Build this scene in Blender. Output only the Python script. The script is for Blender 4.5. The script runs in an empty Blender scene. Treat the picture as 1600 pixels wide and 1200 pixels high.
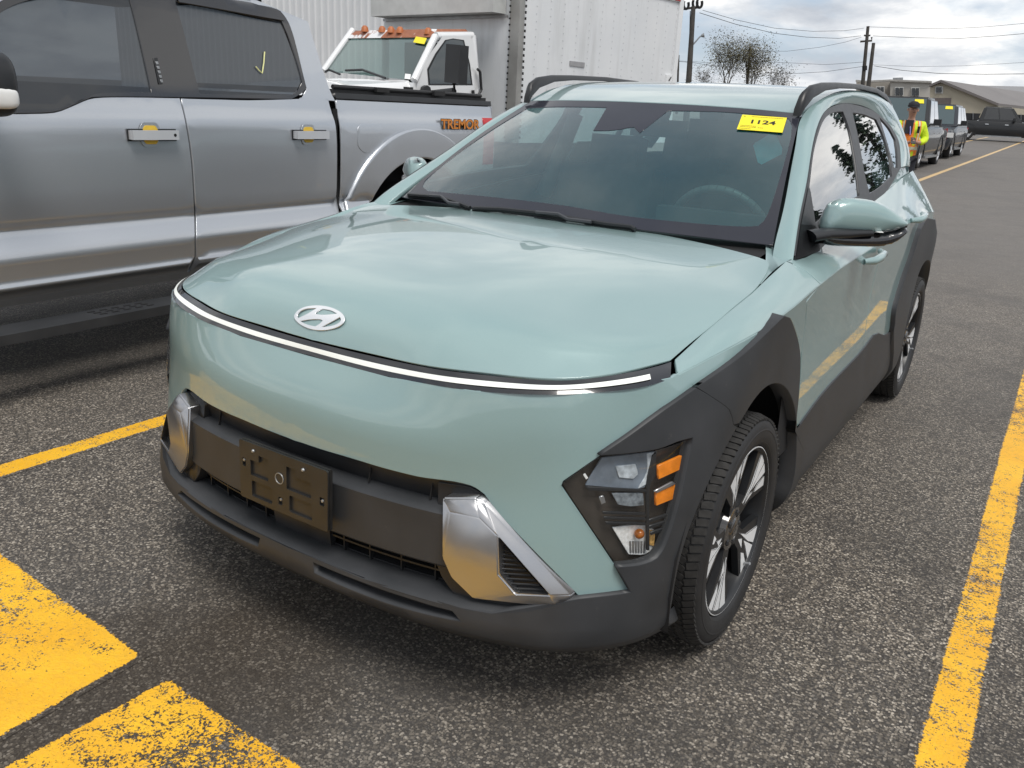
import bpy, bmesh, math, random
import numpy as np
from math import radians as rd, pi, sin, cos
from mathutils import Vector, Matrix
from mathutils.bvhtree import BVHTree
from mathutils.geometry import delaunay_2d_cdt
random.seed(7)
SC = bpy.context.scene
COL = SC.collection

# ------------------------------------------------------------------ camera
CAM = np.array([1.439, -2.031, 1.4035]); FOC = 1300.0
_y, _p, _r = rd(32.677), rd(18.501), rd(2.899)
_f = np.array([-sin(_y)*cos(_p), cos(_y)*cos(_p), -sin(_p)])
_rt = np.array([cos(_y), sin(_y), 0.0]); _up = np.cross(_rt, _f)
CM = np.array([cos(_r)*_rt+sin(_r)*_up, -sin(_r)*_rt+cos(_r)*_up, _f])
cd = bpy.data.cameras.new('camera'); cam = bpy.data.objects.new('camera', cd); COL.objects.link(cam)
cd.sensor_width = 36; cd.lens = FOC/1600*36; cd.clip_start = .05; cd.clip_end = 3000
mw = np.eye(4); mw[:3, 0] = CM[0]; mw[:3, 1] = CM[1]; mw[:3, 2] = -CM[2]; mw[:3, 3] = CAM
cam.matrix_world = Matrix(mw.tolist()); SC.camera = cam

# ------------------------------------------------------------------ world and sun
SUN_EL, SUN_AZ = rd(62), rd(125)          # azimuth measured from +Y clockwise
W = bpy.data.worlds.new('World'); SC.world = W; W.use_nodes = True
nt = W.node_tree; N = nt.nodes; L = nt.links; N.clear()
out = N.new('ShaderNodeOutputWorld'); bg = N.new('ShaderNodeBackground'); bg.inputs[1].default_value = .1
sky = N.new('ShaderNodeTexSky'); sky.sky_type = 'NISHITA'; sky.sun_disc = False
sky.sun_elevation = SUN_EL; sky.sun_rotation = SUN_AZ
tc = N.new('ShaderNodeTexCoord'); sep = N.new('ShaderNodeSeparateXYZ'); L.new(tc.outputs['Generated'], sep.inputs[0])
def wmath(op, a, b=None):
    m = N.new('ShaderNodeMath'); m.operation = op
    for i, v in enumerate((a, b)):
        if v is None: continue
        if isinstance(v, (int, float)): m.inputs[i].default_value = v
        else: L.new(v, m.inputs[i])
    return m.outputs[0]
zz = wmath('ADD', wmath('MAXIMUM', sep.outputs[2], 0.0), .26)
cmb = N.new('ShaderNodeCombineXYZ'); L.new(wmath('DIVIDE', sep.outputs[0], zz), cmb.inputs[0]); L.new(wmath('DIVIDE', sep.outputs[1], zz), cmb.inputs[1])
cmb.inputs[2].default_value = 3.3
def wnoise(sc, det, rough, dist):
    n = N.new('ShaderNodeTexNoise'); n.inputs['Scale'].default_value = sc; n.inputs['Detail'].default_value = det
    n.inputs['Roughness'].default_value = rough; n.inputs['Distortion'].default_value = dist; L.new(cmb.outputs[0], n.inputs['Vector']); return n.outputs[0]
def wramp(v, stops):
    r = N.new('ShaderNodeValToRGB'); L.new(v, r.inputs[0]); e = r.color_ramp.elements
    while len(e) < len(stops): e.new(.5)
    for q, (p, c) in zip(e, stops): q.position = p; q.color = (*c, 1)
    return r.outputs[0]
cover = wramp(wnoise(.95, 9, .58, .35), [(.34, (0, 0, 0)), (.48, (1, 1, 1))])
shade = wramp(wnoise(1.9, 9, .6, .2), [(.34, (4.9, 5.25, 5.8)), (.48, (6.9, 7.15, 7.5)), (.60, (10.4, 10.3, 10.1))])
mx = N.new('ShaderNodeMix'); mx.data_type = 'RGBA'; L.new(cover, mx.inputs[0])
skc = N.new('ShaderNodeMix'); skc.data_type = 'RGBA'; skc.blend_type = 'MIX'; skc.inputs[0].default_value = .55
L.new(sky.outputs[0], skc.inputs[6]); skc.inputs[7].default_value = (4.7, 5.8, 7.4, 1)
L.new(skc.outputs[2], mx.inputs[6]); L.new(shade, mx.inputs[7])
dk = N.new('ShaderNodeMix'); dk.data_type = 'RGBA'; dk.blend_type = 'MULTIPLY'; dk.inputs[0].default_value = 1.
L.new(mx.outputs[2], dk.inputs[6]); L.new(wramp(sep.outputs[2], [(.15, (1, 1, 1)), (.60, (.84, .85, .87)), (1., (.80, .82, .85))]), dk.inputs[7]); L.new(dk.outputs[2], bg.inputs[0]); L.new(bg.outputs[0], out.inputs[0])
sd = bpy.data.lights.new('sun', 'SUN'); sd.energy = 2.3; sd.angle = rd(26); sd.color = (1, .96, .9)
so = bpy.data.objects.new('sun', sd); COL.objects.link(so)
sdir = Vector((sin(SUN_AZ)*cos(SUN_EL), cos(SUN_AZ)*cos(SUN_EL), sin(SUN_EL)))
so.rotation_euler = sdir.to_track_quat('Z', 'Y').to_euler(); so.location = (5, -5, 12)
vs = SC.view_settings; vs.view_transform = 'Standard'; vs.look = 'None'; vs.exposure = 0.2; vs.gamma = 1
SC.cycles.max_bounces = 8; SC.cycles.transparent_max_bounces = 16; SC.cycles.caustics_reflective = False; SC.cycles.caustics_refractive = False

# ------------------------------------------------------------------ materials
class G:
    """small node helper"""
    def __init__(s, name):
        s.m = bpy.data.materials.new(name); s.m.use_nodes = True; s.t = s.m.node_tree; s.n = s.t.nodes; s.n.clear()
        s.o = s.n.new('ShaderNodeOutputMaterial'); s.tc = s.n.new('ShaderNodeTexCoord').outputs['Object']
    def lk(s, a, b): s.t.links.new(a, b)
    def put(s, sock, v):
        if isinstance(v, bpy.types.NodeSocket): s.lk(v, sock)
        elif isinstance(v, tuple) and len(v) == 3 and sock.type == 'RGBA': sock.default_value = (*v, 1)
        else: sock.default_value = v
    def P(s, col=(.5,)*3, rough=.5, metal=0., **k):
        b = s.n.new('ShaderNodeBsdfPrincipled'); s.put(b.inputs['Base Color'], col); s.put(b.inputs['Roughness'], rough); s.put(b.inputs['Metallic'], metal)
        for a, v in k.items(): s.put(b.inputs[a.replace('_', ' ')], v)
        return b.outputs[0]
    def math(s, op, a, b=0., c=None):
        m = s.n.new('ShaderNodeMath'); m.operation = op; s.put(m.inputs[0], a); s.put(m.inputs[1], b)
        if c is not None: s.put(m.inputs[2], c)
        return m.outputs[0]
    def noise(s, sc, det=3, rough=.5, vec=None, dist=0.):
        n = s.n.new('ShaderNodeTexNoise'); s.put(n.inputs['Scale'], float(sc)); s.put(n.inputs['Detail'], float(det)); s.put(n.inputs['Roughness'], rough)
        s.put(n.inputs['Distortion'], float(dist)); s.lk(vec or s.tc, n.inputs['Vector']); return n.outputs[0]
    def voro(s, sc, feat='F1', vec=None, out='Distance', rnd=1.):
        n = s.n.new('ShaderNodeTexVoronoi'); n.feature = feat; s.put(n.inputs['Scale'], float(sc)); s.put(n.inputs['Randomness'], rnd)
        s.lk(vec or s.tc, n.inputs['Vector']); return n.outputs[out]
    def ramp(s, v, stops, interp='LINEAR'):
        r = s.n.new('ShaderNodeValToRGB'); s.lk(v, r.inputs[0]); e = r.color_ramp.elements; r.color_ramp.interpolation = interp
        while len(e) < len(stops): e.new(.5)
        for q, (p, c) in zip(e, stops):
            q.position = p; q.color = (*(c if isinstance(c, tuple) else (c,)*3), 1)
        return r.outputs[0]
    def mix(s, f, a, b, mode='MIX'):
        m = s.n.new('ShaderNodeMix'); m.data_type = 'RGBA'; m.blend_type = mode; s.put(m.inputs[0], f); s.put(m.inputs[6], a); s.put(m.inputs[7], b); return m.outputs[2]
    def bump(s, h, st=.3, dist=.01):
        b = s.n.new('ShaderNodeBump'); s.put(b.inputs['Height'], h); b.inputs['Strength'].default_value = st; b.inputs['Distance'].default_value = dist; return b.outputs[0]
    def mapv(s, scale=(1, 1, 1), loc=(0, 0, 0), rot=(0, 0, 0)):
        m = s.n.new('ShaderNodeMapping'); m.inputs['Scale'].default_value = scale; m.inputs['Location'].default_value = loc; m.inputs['Rotation'].default_value = rot
        s.lk(s.tc, m.inputs[0]); return m.outputs[0]
    def xyz(s, vec=None):
        x = s.n.new('ShaderNodeSeparateXYZ'); s.lk(vec or s.tc, x.inputs[0]); return x.outputs
    def mixs(s, f, a, b):
        m = s.n.new('ShaderNodeMixShader'); s.put(m.inputs[0], f); s.lk(a, m.inputs[1]); s.lk(b, m.inputs[2]); return m.outputs[0]
    def end(s, sh): s.lk(sh, s.o.inputs[0]); return s.m

def simple(name, col, rough=.5, metal=0., var=.12, sc=6., bump=0., bsc=300., **k):
    g = G(name); n = g.noise(sc, 4)
    lo = tuple(c*(1-var) for c in col); hi = tuple(min(1, c*(1+var)) for c in col)
    c = g.ramp(n, [(.3, lo), (.7, hi)])
    r = g.math('ADD', g.math('MULTIPLY', g.noise(sc*4, 3), .12), max(.0, rough-.06))
    kw = dict(k)
    if bump: kw['Normal'] = g.bump(g.noise(bsc, 2), bump, .002)
    return g.end(g.P(c, r, metal, **kw))

def paint(name, col, metal=.0, rough=.32, flake=0., coat=1., film=.25, cior=1.55):
    g = G(name)
    c = g.mix(g.noise(1.3, 2), tuple(v*.97 for v in col), tuple(min(1, v*1.03) for v in col))
    if flake:
        c = g.mix(g.math('MULTIPLY', g.voro(900, out='Color'), flake), c, tuple(min(1, v*1.5+.03) for v in col))
    # road film gathers on the lowest panels
    z = g.xyz()[2]
    f = g.math('MULTIPLY', g.ramp(z, [(.0, film), (.55, .0)]), g.noise(9, 5))
    c = g.mix(f, c, (.16, .14, .12))
    cr = g.math('ADD', g.math('MULTIPLY', g.noise(14, 5, .6), .022), .002)
    return g.end(g.P(c, rough, metal, Coat_Weight=coat, Coat_Roughness=cr, Coat_IOR=cior))

def glass(name, tint, see=.6, ior=1.5, rough=.01, dark=(.01, .012, .014)):
    """thin pane: a clear coat over something partly see-through"""
    g = G(name); t = g.n.new('ShaderNodeBsdfTransparent'); t.inputs[0].default_value = (*tint, 1)
    gl = g.n.new('ShaderNodeBsdfGlossy'); g.put(gl.inputs['Roughness'], rough); gl.inputs[0].default_value = (1, 1, 1, 1)
    df = g.P(dark, .4)
    lw = g.n.new('ShaderNodeLayerWeight'); lw.inputs[0].default_value = .5; f0 = ((ior-1)/(ior+1))**2
    base = g.mixs(see, df, t.outputs[0])
    fr = g.math('ADD', g.math('MULTIPLY', g.math('POWER', lw.outputs['Facing'], 4.2), 1-f0), f0)   # Schlick, the same from both sides
    f2 = g.math('MINIMUM', g.math('MULTIPLY', fr, 1.6), 1.)
    return g.end(g.mixs(f2, base, gl.outputs[0]))

M = {}
M['mint'] = paint('mint_paint', (.245, .355, .355), metal=.10, rough=.34, flake=.10)
M['silver'] = paint('silver_paint', (.46, .485, .52), metal=.65, rough=.36, flake=.2)
M['white_paint'] = paint('white_paint', (.74, .75, .76), rough=.35)
M['black_paint'] = paint('black_paint', (.008, .009, .011), rough=.4, film=.03, cior=1.3, coat=.6)
M['navy_paint'] = paint('dark_blue_paint', (.008, .012, .020), rough=.4, film=.03, cior=1.3, coat=.6)
M['grey_paint'] = paint('grey_paint', (.22, .23, .25), metal=.4)
def cladding_mat():
    g = G('grey_cladding'); v = g.noise(420, 2); n = g.noise(7, 5)
    c = g.mix(g.ramp(n, [(.35, .0), (.7, 1.)]), (.027, .029, .032), (.040, .042, .046))
    c = g.mix(g.ramp(g.noise(33, 4, .7), [(.66, .0), (.74, .35)]), c, (.09, .085, .08))
    return g.end(g.P(c, g.math('ADD', g.math('MULTIPLY', n, .12), .42), 0., Normal=g.bump(v, .10, .0006), Specular_IOR_Level=.4))
M['clad'] = cladding_mat()
M['trim'] = simple('black_trim', (.014, .015, .017), .38, var=.2)
M['gloss_black'] = paint('gloss_black', (.006, .006, .008), rough=.2)
M['dark'] = simple('dark_void', (.006, .006, .007), .8)
M['rubber'] = simple('rubber', (.016, .016, .017), .62, var=.25, sc=12, bump=.2, bsc=160)
M['tread'] = simple('tread_rubber', (.022, .021, .020), .8, var=.35, sc=60, bump=.3, bsc=200)
M['machined'] = simple('machined_alloy', (.72, .73, .74), .5, metal=.1, var=.06)
M['satin'] = simple('satin_silver', (.46, .46, .47), .3, metal=.95, var=.04, bump=.03, bsc=700)
M['chrome'] = simple('chrome', (.8, .81, .83), .08, metal=1., var=.03)
M['grille'] = simple('grille_plastic', (.020, .021, .023), .36, var=.3, sc=11, bump=.06)
M['plate'] = simple('plate_bracket_plastic', (.020, .0195, .019), .42, var=.25, sc=14)
M['screen_glass'] = glass('windshield_glass', (.60, .84, .82), see=.80, dark=(.02, .155, .19))  # teal diffuse part paints sky reflection and dirt into the pane
M['side_glass'] = glass('side_window_glass', (.50, .60, .59), see=.88, ior=1.7)
M['privacy'] = glass('privacy_glass', (.16, .19, .22), see=.4, ior=1.42, dark=(.014, .018, .024))
M['lens'] = glass('clear_lens', (.97, .98, .98), see=1., ior=1.4)
M['frit'] = simple('black_glass_border', (.022, .023, .032), .10, var=.1)
M['amber'] = simple('amber_reflector', (.85, .24, .01), .18, var=.15, sc=50)
M['fabric'] = simple('seat_fabric', (.024, .025, .027), .8, var=.3, sc=30)
M['dash'] = simple('dashboard_plastic', (.03, .032, .034), .55, var=.2)
M['white'] = simple('white_plastic', (.75, .75, .74), .45)
M['orange'] = simple('orange_lens', (.8, .2, .03), .3)
M['red'] = simple('red_lens', (.45, .01, .015), .2)
M['yellow_card'] = simple('yellow_card', (.85, .72, .02), .5, var=.05)
M['ink'] = simple('printed_ink', (.01, .01, .01), .6)
M['concrete'] = simple('concrete', (.30, .29, .27), .85, var=.15, bump=.3, bsc=40)
M['steel'] = simple('galvanised_steel', (.33, .34, .35), .45, metal=.7, var=.2)
M['wood'] = simple('weathered_pole_wood', (.055, .05, .045), .85, var=.3, sc=4)
def lit(name, col, st):
    g = G(name); return g.end(g.P(col, .35, 0., Emission_Color=(*col, 1.), Emission_Strength=st))
M['drl'] = lit('daylight_strip_light', (.80, .82, .78), .10)

# ------------------------------------------------------------------ object helpers
def link(name, me, parent=None, m=None):
    o = bpy.data.objects.new(name, me); COL.objects.link(o)
    if m is not None: me.materials.append(m)
    if parent is not None: o.parent = parent
    return o
def tag(o, label=None, cat=None, group=None, kind=None):
    if label: o['label'] = label
    if cat: o['category'] = cat
    if group: o['group'] = group
    if kind: o['kind'] = kind
    return o
def thing(name, label, cat, loc=(0, 0, 0), rz=0., group=None):
    o = bpy.data.objects.new(name, None); COL.objects.link(o); o.location = loc; o.rotation_euler = (0, 0, rz); o.empty_display_size = .2
    return tag(o, label, cat, group)
def mesh(name, verts, faces, m=None, parent=None, smooth=False, angle=None):
    me = bpy.data.meshes.new(name); me.from_pydata([tuple(map(float, v)) for v in verts], [], [tuple(f) for f in faces]); me.update()
    if smooth: me.shade_smooth() if hasattr(me, 'shade_smooth') else None
    if angle is not None: me.set_sharp_from_angle(angle=rd(angle))
    return link(name, me, parent, m)
def frombm(name, bm, m=None, parent=None, angle=None, bev=0.):
    if bev: bmesh.ops.bevel(bm, geom=[e for e in bm.edges if len(e.link_faces) == 2 and e.calc_face_angle(0) > .4], offset=bev, segments=2, affect='EDGES', clamp_overlap=True)
    me = bpy.data.meshes.new(name); bmesh.ops.recalc_face_normals(bm, faces=bm.faces); bm.to_mesh(me); bm.free()
    if angle is not None:
        me.shade_smooth(); me.set_sharp_from_angle(angle=rd(angle))
    return link(name, me, parent, m)
def loose(o):
    """give every separate piece of a mesh an object of its own"""
    bm = bmesh.new(); bm.from_mesh(o.data); bm.verts.ensure_lookup_table(); seen = {}; n = 0
    for v in bm.verts:
        if v in seen: continue
        st = [v]; seen[v] = n
        while st:
            q = st.pop()
            for e in q.link_edges:
                w = e.other_vert(q)
                if w not in seen: seen[w] = n; st.append(w)
        n += 1
    out_ = []
    for k in range(n):
        b2 = bm.copy(); b2.verts.ensure_lookup_table(); bmesh.ops.delete(b2, geom=[b2.verts[v.index] for v in bm.verts if seen[v] != k], context='VERTS')
        me = bpy.data.meshes.new(o.name); b2.to_mesh(me); b2.free()
        for m_ in o.data.materials: me.materials.append(m_)
        c = bpy.data.objects.new(o.name.split('.')[0], me); COL.objects.link(c); c.parent = o.parent; c.matrix_parent_inverse = o.matrix_parent_inverse.copy(); out_.append(c)
    bm.free(); bpy.data.objects.remove(o); return out_
def bx(bm, c, s, rz=0., rx=0., ry=0., taper=None):
    vs_ = []
    mt = Matrix.Translation(c) @ Matrix.Rotation(rz, 4, 'Z') @ Matrix.Rotation(ry, 4, 'Y') @ Matrix.Rotation(rx, 4, 'X')
    for z in (-1, 1):
        for x, y in ((-1, -1), (1, -1), (1, 1), (-1, 1)):
            k = 1 if not taper or z < 0 else taper
            vs_.append(bm.verts.new(mt @ Vector((x*s[0]/2*k, y*s[1]/2*k, z*s[2]/2))))
    for f in ((3, 2, 1, 0), (4, 5, 6, 7), (0, 1, 5, 4), (1, 2, 6, 5), (2, 3, 7, 6), (3, 0, 4, 7)): bm.faces.new([vs_[i] for i in f])
    return vs_
def tube(bm, pts, r, seg=8, caps=True):
    pts = [Vector(p) for p in pts]; n = len(pts); rs = r if isinstance(r, (list, tuple)) else [r]*n
    rings = []; prev = None
    for i, p in enumerate(pts):
        t = (pts[min(i+1, n-1)]-pts[max(i-1, 0)]).normalized()
        a = prev if prev is not None and abs(prev.dot(t)) < .95 else (Vector((0, 0, 1)) if abs(t.z) < .9 else Vector((1, 0, 0)))
        b1 = (a-t*a.dot(t)).normalized(); prev = b1; b2 = t.cross(b1)
        rings.append([bm.verts.new(p+(b1*cos(2*pi*k/seg)+b2*sin(2*pi*k/seg))*rs[i]) for k in range(seg)])
    for i in range(n-1):
        for k in range(seg): bm.faces.new((rings[i][k], rings[i][(k+1) % seg], rings[i+1][(k+1) % seg], rings[i+1][k]))
    if caps: bm.faces.new(rings[0][::-1]); bm.faces.new(rings[-1])
def lathe(bm, prof, seg=48, axis='X', c=(0, 0, 0), close=False):
    """prof: (axial, radius) list, turned about an axis"""
    rings = []
    for a, r in prof:
        ring = []
        for k in range(seg):
            t = 2*pi*k/seg
            v = (a, r*cos(t), r*sin(t)) if axis == 'X' else ((r*cos(t), r*sin(t), a) if axis == 'Z' else (r*cos(t), a, r*sin(t)))
            ring.append(bm.verts.new(Vector(v)+Vector(c)))
        rings.append(ring)
    n = len(rings)
    for i in range(n if close else n-1):
        A, B = rings[i], rings[(i+1) % n]
        for k in range(seg): bm.faces.new((A[k], A[(k+1) % seg], B[(k+1) % seg], B[k]))
def copy_tree(o, parent=None):
    c = o.copy(); COL.objects.link(c); c.parent = parent
    for ch in [q for q in bpy.data.objects if q.parent == o]: copy_tree(ch, c)
    return c
def text(name, s, size, m, parent, mat4, ext=.0006, align='CENTER', bold=0., sx=1.):
    cu = bpy.data.curves.new(name, 'FONT'); cu.body = s; cu.size = size; cu.extrude = ext; cu.align_x = align; cu.align_y = 'CENTER'; cu.offset = bold
    t = bpy.data.objects.new(name+'_tmp', cu); COL.objects.link(t)
    me = bpy.data.meshes.new_from_object(t.evaluated_get(bpy.context.evaluated_depsgraph_get())); bpy.data.objects.remove(t); bpy.data.curves.remove(cu)
    me.name = name; me.transform(Matrix.Diagonal((sx, 1, 1, 1))); me.transform(mat4); me.materials.clear()
    return link(name, me, parent, m)
def frame4(o, xa, ya):
    """matrix whose local x,y run along the given world axes, placed at o"""
    xa = Vector(xa).normalized(); ya = Vector(ya); ya = (ya-xa*ya.dot(xa)).normalized(); za = xa.cross(ya)
    m4 = Matrix.Identity(4)
    for i, a in enumerate((xa, ya, za)):
        for j in range(3): m4[j][i] = a[j]
    for j in range(3): m4[j][3] = o[j]
    return m4
def ray(px, py): return CM.T @ np.array([(px-800)/FOC, -(py-600)/FOC, 1.0])
def pt(px, py, ax, val):
    d = ray(px, py); i = 'xyz'.index(ax); return CAM+d*(val-CAM[i])/d[i]
def gz(x, y):
    """the lot climbs gently away from the parked row"""
    t = max(0., y-9.); return .025+.0175*t*t/(t+4.)

# ------------------------------------------------------------------ spline surfaces
def basis(k, q):
    """natural cubic spline: matrix taking knot values to values at q"""
    k = np.asarray(k, float); q = np.asarray(q, float); n = len(k); h = np.diff(k)
    A = np.zeros((n, n)); B = np.zeros((n, n)); A[0, 0] = A[-1, -1] = 1
    for i in range(1, n-1):
        A[i, i-1:i+2] = h[i-1]/6, (h[i-1]+h[i])/3, h[i]/6
        B[i, i-1] = 1/h[i-1]; B[i, i] = -1/h[i-1]-1/h[i]; B[i, i+1] = 1/h[i]
    D2 = np.linalg.solve(A, B)
    i = np.clip(np.searchsorted(k, q)-1, 0, n-2); hh = h[i]; a = (k[i+1]-q)/hh; b = (q-k[i])/hh
    R = np.zeros((len(q), n)); r = np.arange(len(q)); R[r, i] += a; R[r, i+1] += b
    R += ((a**3-a)*hh**2/6)[:, None]*D2[i]+((b**3-b)*hh**2/6)[:, None]*D2[i+1]
    return R
class Surf:
    def __init__(s, P, ku, kv, sym=False, lin_u=False):
        P = np.array(P, float); kv = np.array(kv, float); ku = np.array(ku, float)
        if sym:   # add mirrored stations before the centreline so that it is smooth across it
            e = P[:, 1:4][:, ::-1].copy(); e[..., 0] *= -1; P = np.concatenate([e, P], 1); kv = np.r_[-kv[1:4][::-1], kv]
        s.P, s.ku, s.kv, s.sym = P, ku, kv, sym
        s.v0 = 0. if sym else kv[0]; s.bvh = None
        s.cu = np.linspace(ku[0], ku[-1], 1201); s.Bu = basis(ku, s.cu); s.cv = np.linspace(kv[0], kv[-1], 2401); s.Bv = basis(kv, s.cv)
    def tab(s, c, B, q):
        x = np.clip((q-c[0])/(c[-1]-c[0]), 0, 1)*(len(c)-1); i = np.minimum(x.astype(int), len(c)-2); f = (x-i)[:, None]
        r = B[i]*(1-f)+B[i+1]*f
        # straight continuation past the ends
        over = (q-np.clip(q, c[0], c[-1])); sl = (B[1]-B[0])/(c[1]-c[0]); sh = (B[-1]-B[-2])/(c[1]-c[0])
        return r+np.where(over < 0, over, 0)[:, None]*sl+np.where(over > 0, over, 0)[:, None]*sh
    def ev(s, uv):
        uv = np.atleast_2d(np.asarray(uv, float)); a = s.tab(s.cu, s.Bu, uv[:, 0]); b = s.tab(s.cv, s.Bv, uv[:, 1])
        return np.einsum('ni,ijk,nj->nk', a, s.P, b)
    def der(s, uv):
        uv = np.atleast_2d(np.asarray(uv, float)); e = 2e-3
        du = (s.ev(uv+[e, 0])-s.ev(uv-[e, 0]))/(2*e); dv = (s.ev(uv+[0, e])-s.ev(uv-[0, e]))/(2*e)
        n = np.cross(dv, du); n /= np.linalg.norm(n, axis=1)[:, None]+1e-12
        return du, dv, n*s.sg if hasattr(s, 'sg') else n
    def orient(s, inside):
        """make normals point away from an inside point"""
        s.sg = 1.; uv = np.array([[(s.ku[0]+s.ku[-1])/2, (s.v0+s.kv[-1])/2]]); p = s.ev(uv); n = s.der(uv)[2]
        if ((p-np.array(inside))*n).sum() < 0: s.sg = -1.
        return s
    def build(s, nu=60, nv=160):
        us = np.linspace(s.ku[0], s.ku[-1], nu); vv = np.linspace(s.v0, s.kv[-1], nv); U, V = np.meshgrid(us, vv, indexing='ij')
        s.guv = np.stack([U.ravel(), V.ravel()], 1); p = s.ev(s.guv); f = []
        for i in range(nu-1):
            for j in range(nv-1): f.append((i*nv+j, i*nv+j+1, (i+1)*nv+j+1, (i+1)*nv+j))
        s.faces = f; s.bvh = BVHTree.FromPolygons([tuple(q) for q in p], f)
    def cast(s, o, d, off=0., guess=None):
        if s.bvh is None: s.build()
        o = np.array(o, float); d = np.array(d, float); d /= np.linalg.norm(d); t = None
        if guess is None:
            hit = s.bvh.ray_cast(Vector(o), Vector(d))
            if hit[0] is None:
                # nearest approach of the ray
                best = None; p = s.ev(s.guv); w = p-o; tt = w@d; dist = np.linalg.norm(w-np.outer(tt, d), axis=1); i = int(dist.argmin()); guess = s.guv[i]; t = tt[i]
            else:
                fi = s.faces[hit[2]]; guess = s.guv[list(fi)].mean(0); t = hit[3]
        uv = np.array(guess, float)
        if t is None: t = float((s.ev(uv)[0]-o)@d)
        for _ in range(14):
            du, dv, n = s.der(uv); p = s.ev(uv)[0]+off*n[0]; r = o+t*d-p
            J = np.stack([du[0], dv[0], -d], 1)
            st, *_ = np.linalg.lstsq(J.T@J+1e-9*np.eye(3), J.T@r, rcond=None)
            m_ = np.abs(st[:2]).max(); k = min(1., .6/max(m_, 1e-9)); uv = uv+k*st[:2]; t = t+k*st[2]
            if m_ < 1e-7: break
        uv[0] = min(max(uv[0], s.ku[0]-.2), s.ku[-1]+.2); uv[1] = min(max(uv[1], s.v0-.2), s.kv[-1]+.3)
        return uv
    def px(s, x, y, off=0.): return s.cast(CAM, ray(x, y), off)
    def yz(s, y, z, off=0.): return s.cast((2.5, y, z), (-1, 0, 0), off)
    def xz(s, x, z, off=0.): return s.cast((x, -3, z), (0, 1, 0), off)
    def xy(s, x, y, off=0.): return s.cast((x, y, 4), (0, 0, -1), off)
def crom(pts, closed, step, corners):
    """Catmull-Rom through points, broken at corner indices, resampled about every `step`"""
    n = len(pts); outp = []; P = [np.array(p, float) for p in pts]
    for i in range(n if closed else n-1):
        p1, p2 = P[i], P[(i+1) % n]
        p0 = P[(i-1) % n] if not (i in corners) and (closed or i > 0) else 2*p1-p2
        j = (i+1) % n
        p3 = P[(j+1) % n] if not (j in corners) and (closed or j < n-1) else 2*p2-p1
        if i in corners and j in corners: p0, p3 = 2*p1-p2, 2*p2-p1
        k = max(1, int(math.ceil(np.linalg.norm(p2-p1)/step)))
        for q in range(k):
            t = q/k; outp.append(.5*((2*p1)+(-p0+p2)*t+(2*p0-5*p1+4*p2-p3)*t*t+(-p0+3*p1-3*p2+p3)*t**3))
    if not closed: outp.append(P[-1])
    return outp
def outline(surf, spec, off=0., step=14., closed=True):
    """spec: list of ('px'|'yz'|'xz'|'xy', [(a,b[,'c'])...]) runs; 'c' marks a corner. Returns uv points on the surface."""
    uv = []
    runs = spec if isinstance(spec, list) and isinstance(spec[0][0], str) else [('px', spec)]
    for kind, pts in runs:
        cl = closed and len(runs) == 1
        cor = {i for i, p in enumerate(pts) if len(p) > 2 and p[2] == 'c'}
        if kind == 'uv':
            uv += [np.array(p[:2], float) for p in crom([p[:2] for p in pts], cl, .25, cor)]; continue
        st = step if kind == 'px' else .025
        q = crom([p[:2] for p in pts], cl, st, cor)
        if not cl and not (len(runs) == 1): pass
        uv += [getattr(surf, kind)(a, b, off) for a, b in q]
    # drop duplicates
    o = [uv[0]]
    for p in uv[1:]:
        if np.linalg.norm(p-o[-1]) > 1e-4: o.append(p)
    if closed and np.linalg.norm(o[0]-o[-1]) < 1e-4: o.pop()
    return np.array(o)
def inpoly(P, loop):
    x, y = P[:, 0], P[:, 1]; r = np.zeros(len(P), bool); n = len(loop)
    for i in range(n):
        (x1, y1), (x2, y2) = loop[i], loop[(i+1) % n]
        c = ((y1 > y) != (y2 > y))
        with np.errstate(divide='ignore', invalid='ignore'): r ^= c & (x < (x2-x1)*(y-y1)/(y2-y1+1e-30)+x1)
    return r
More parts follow.
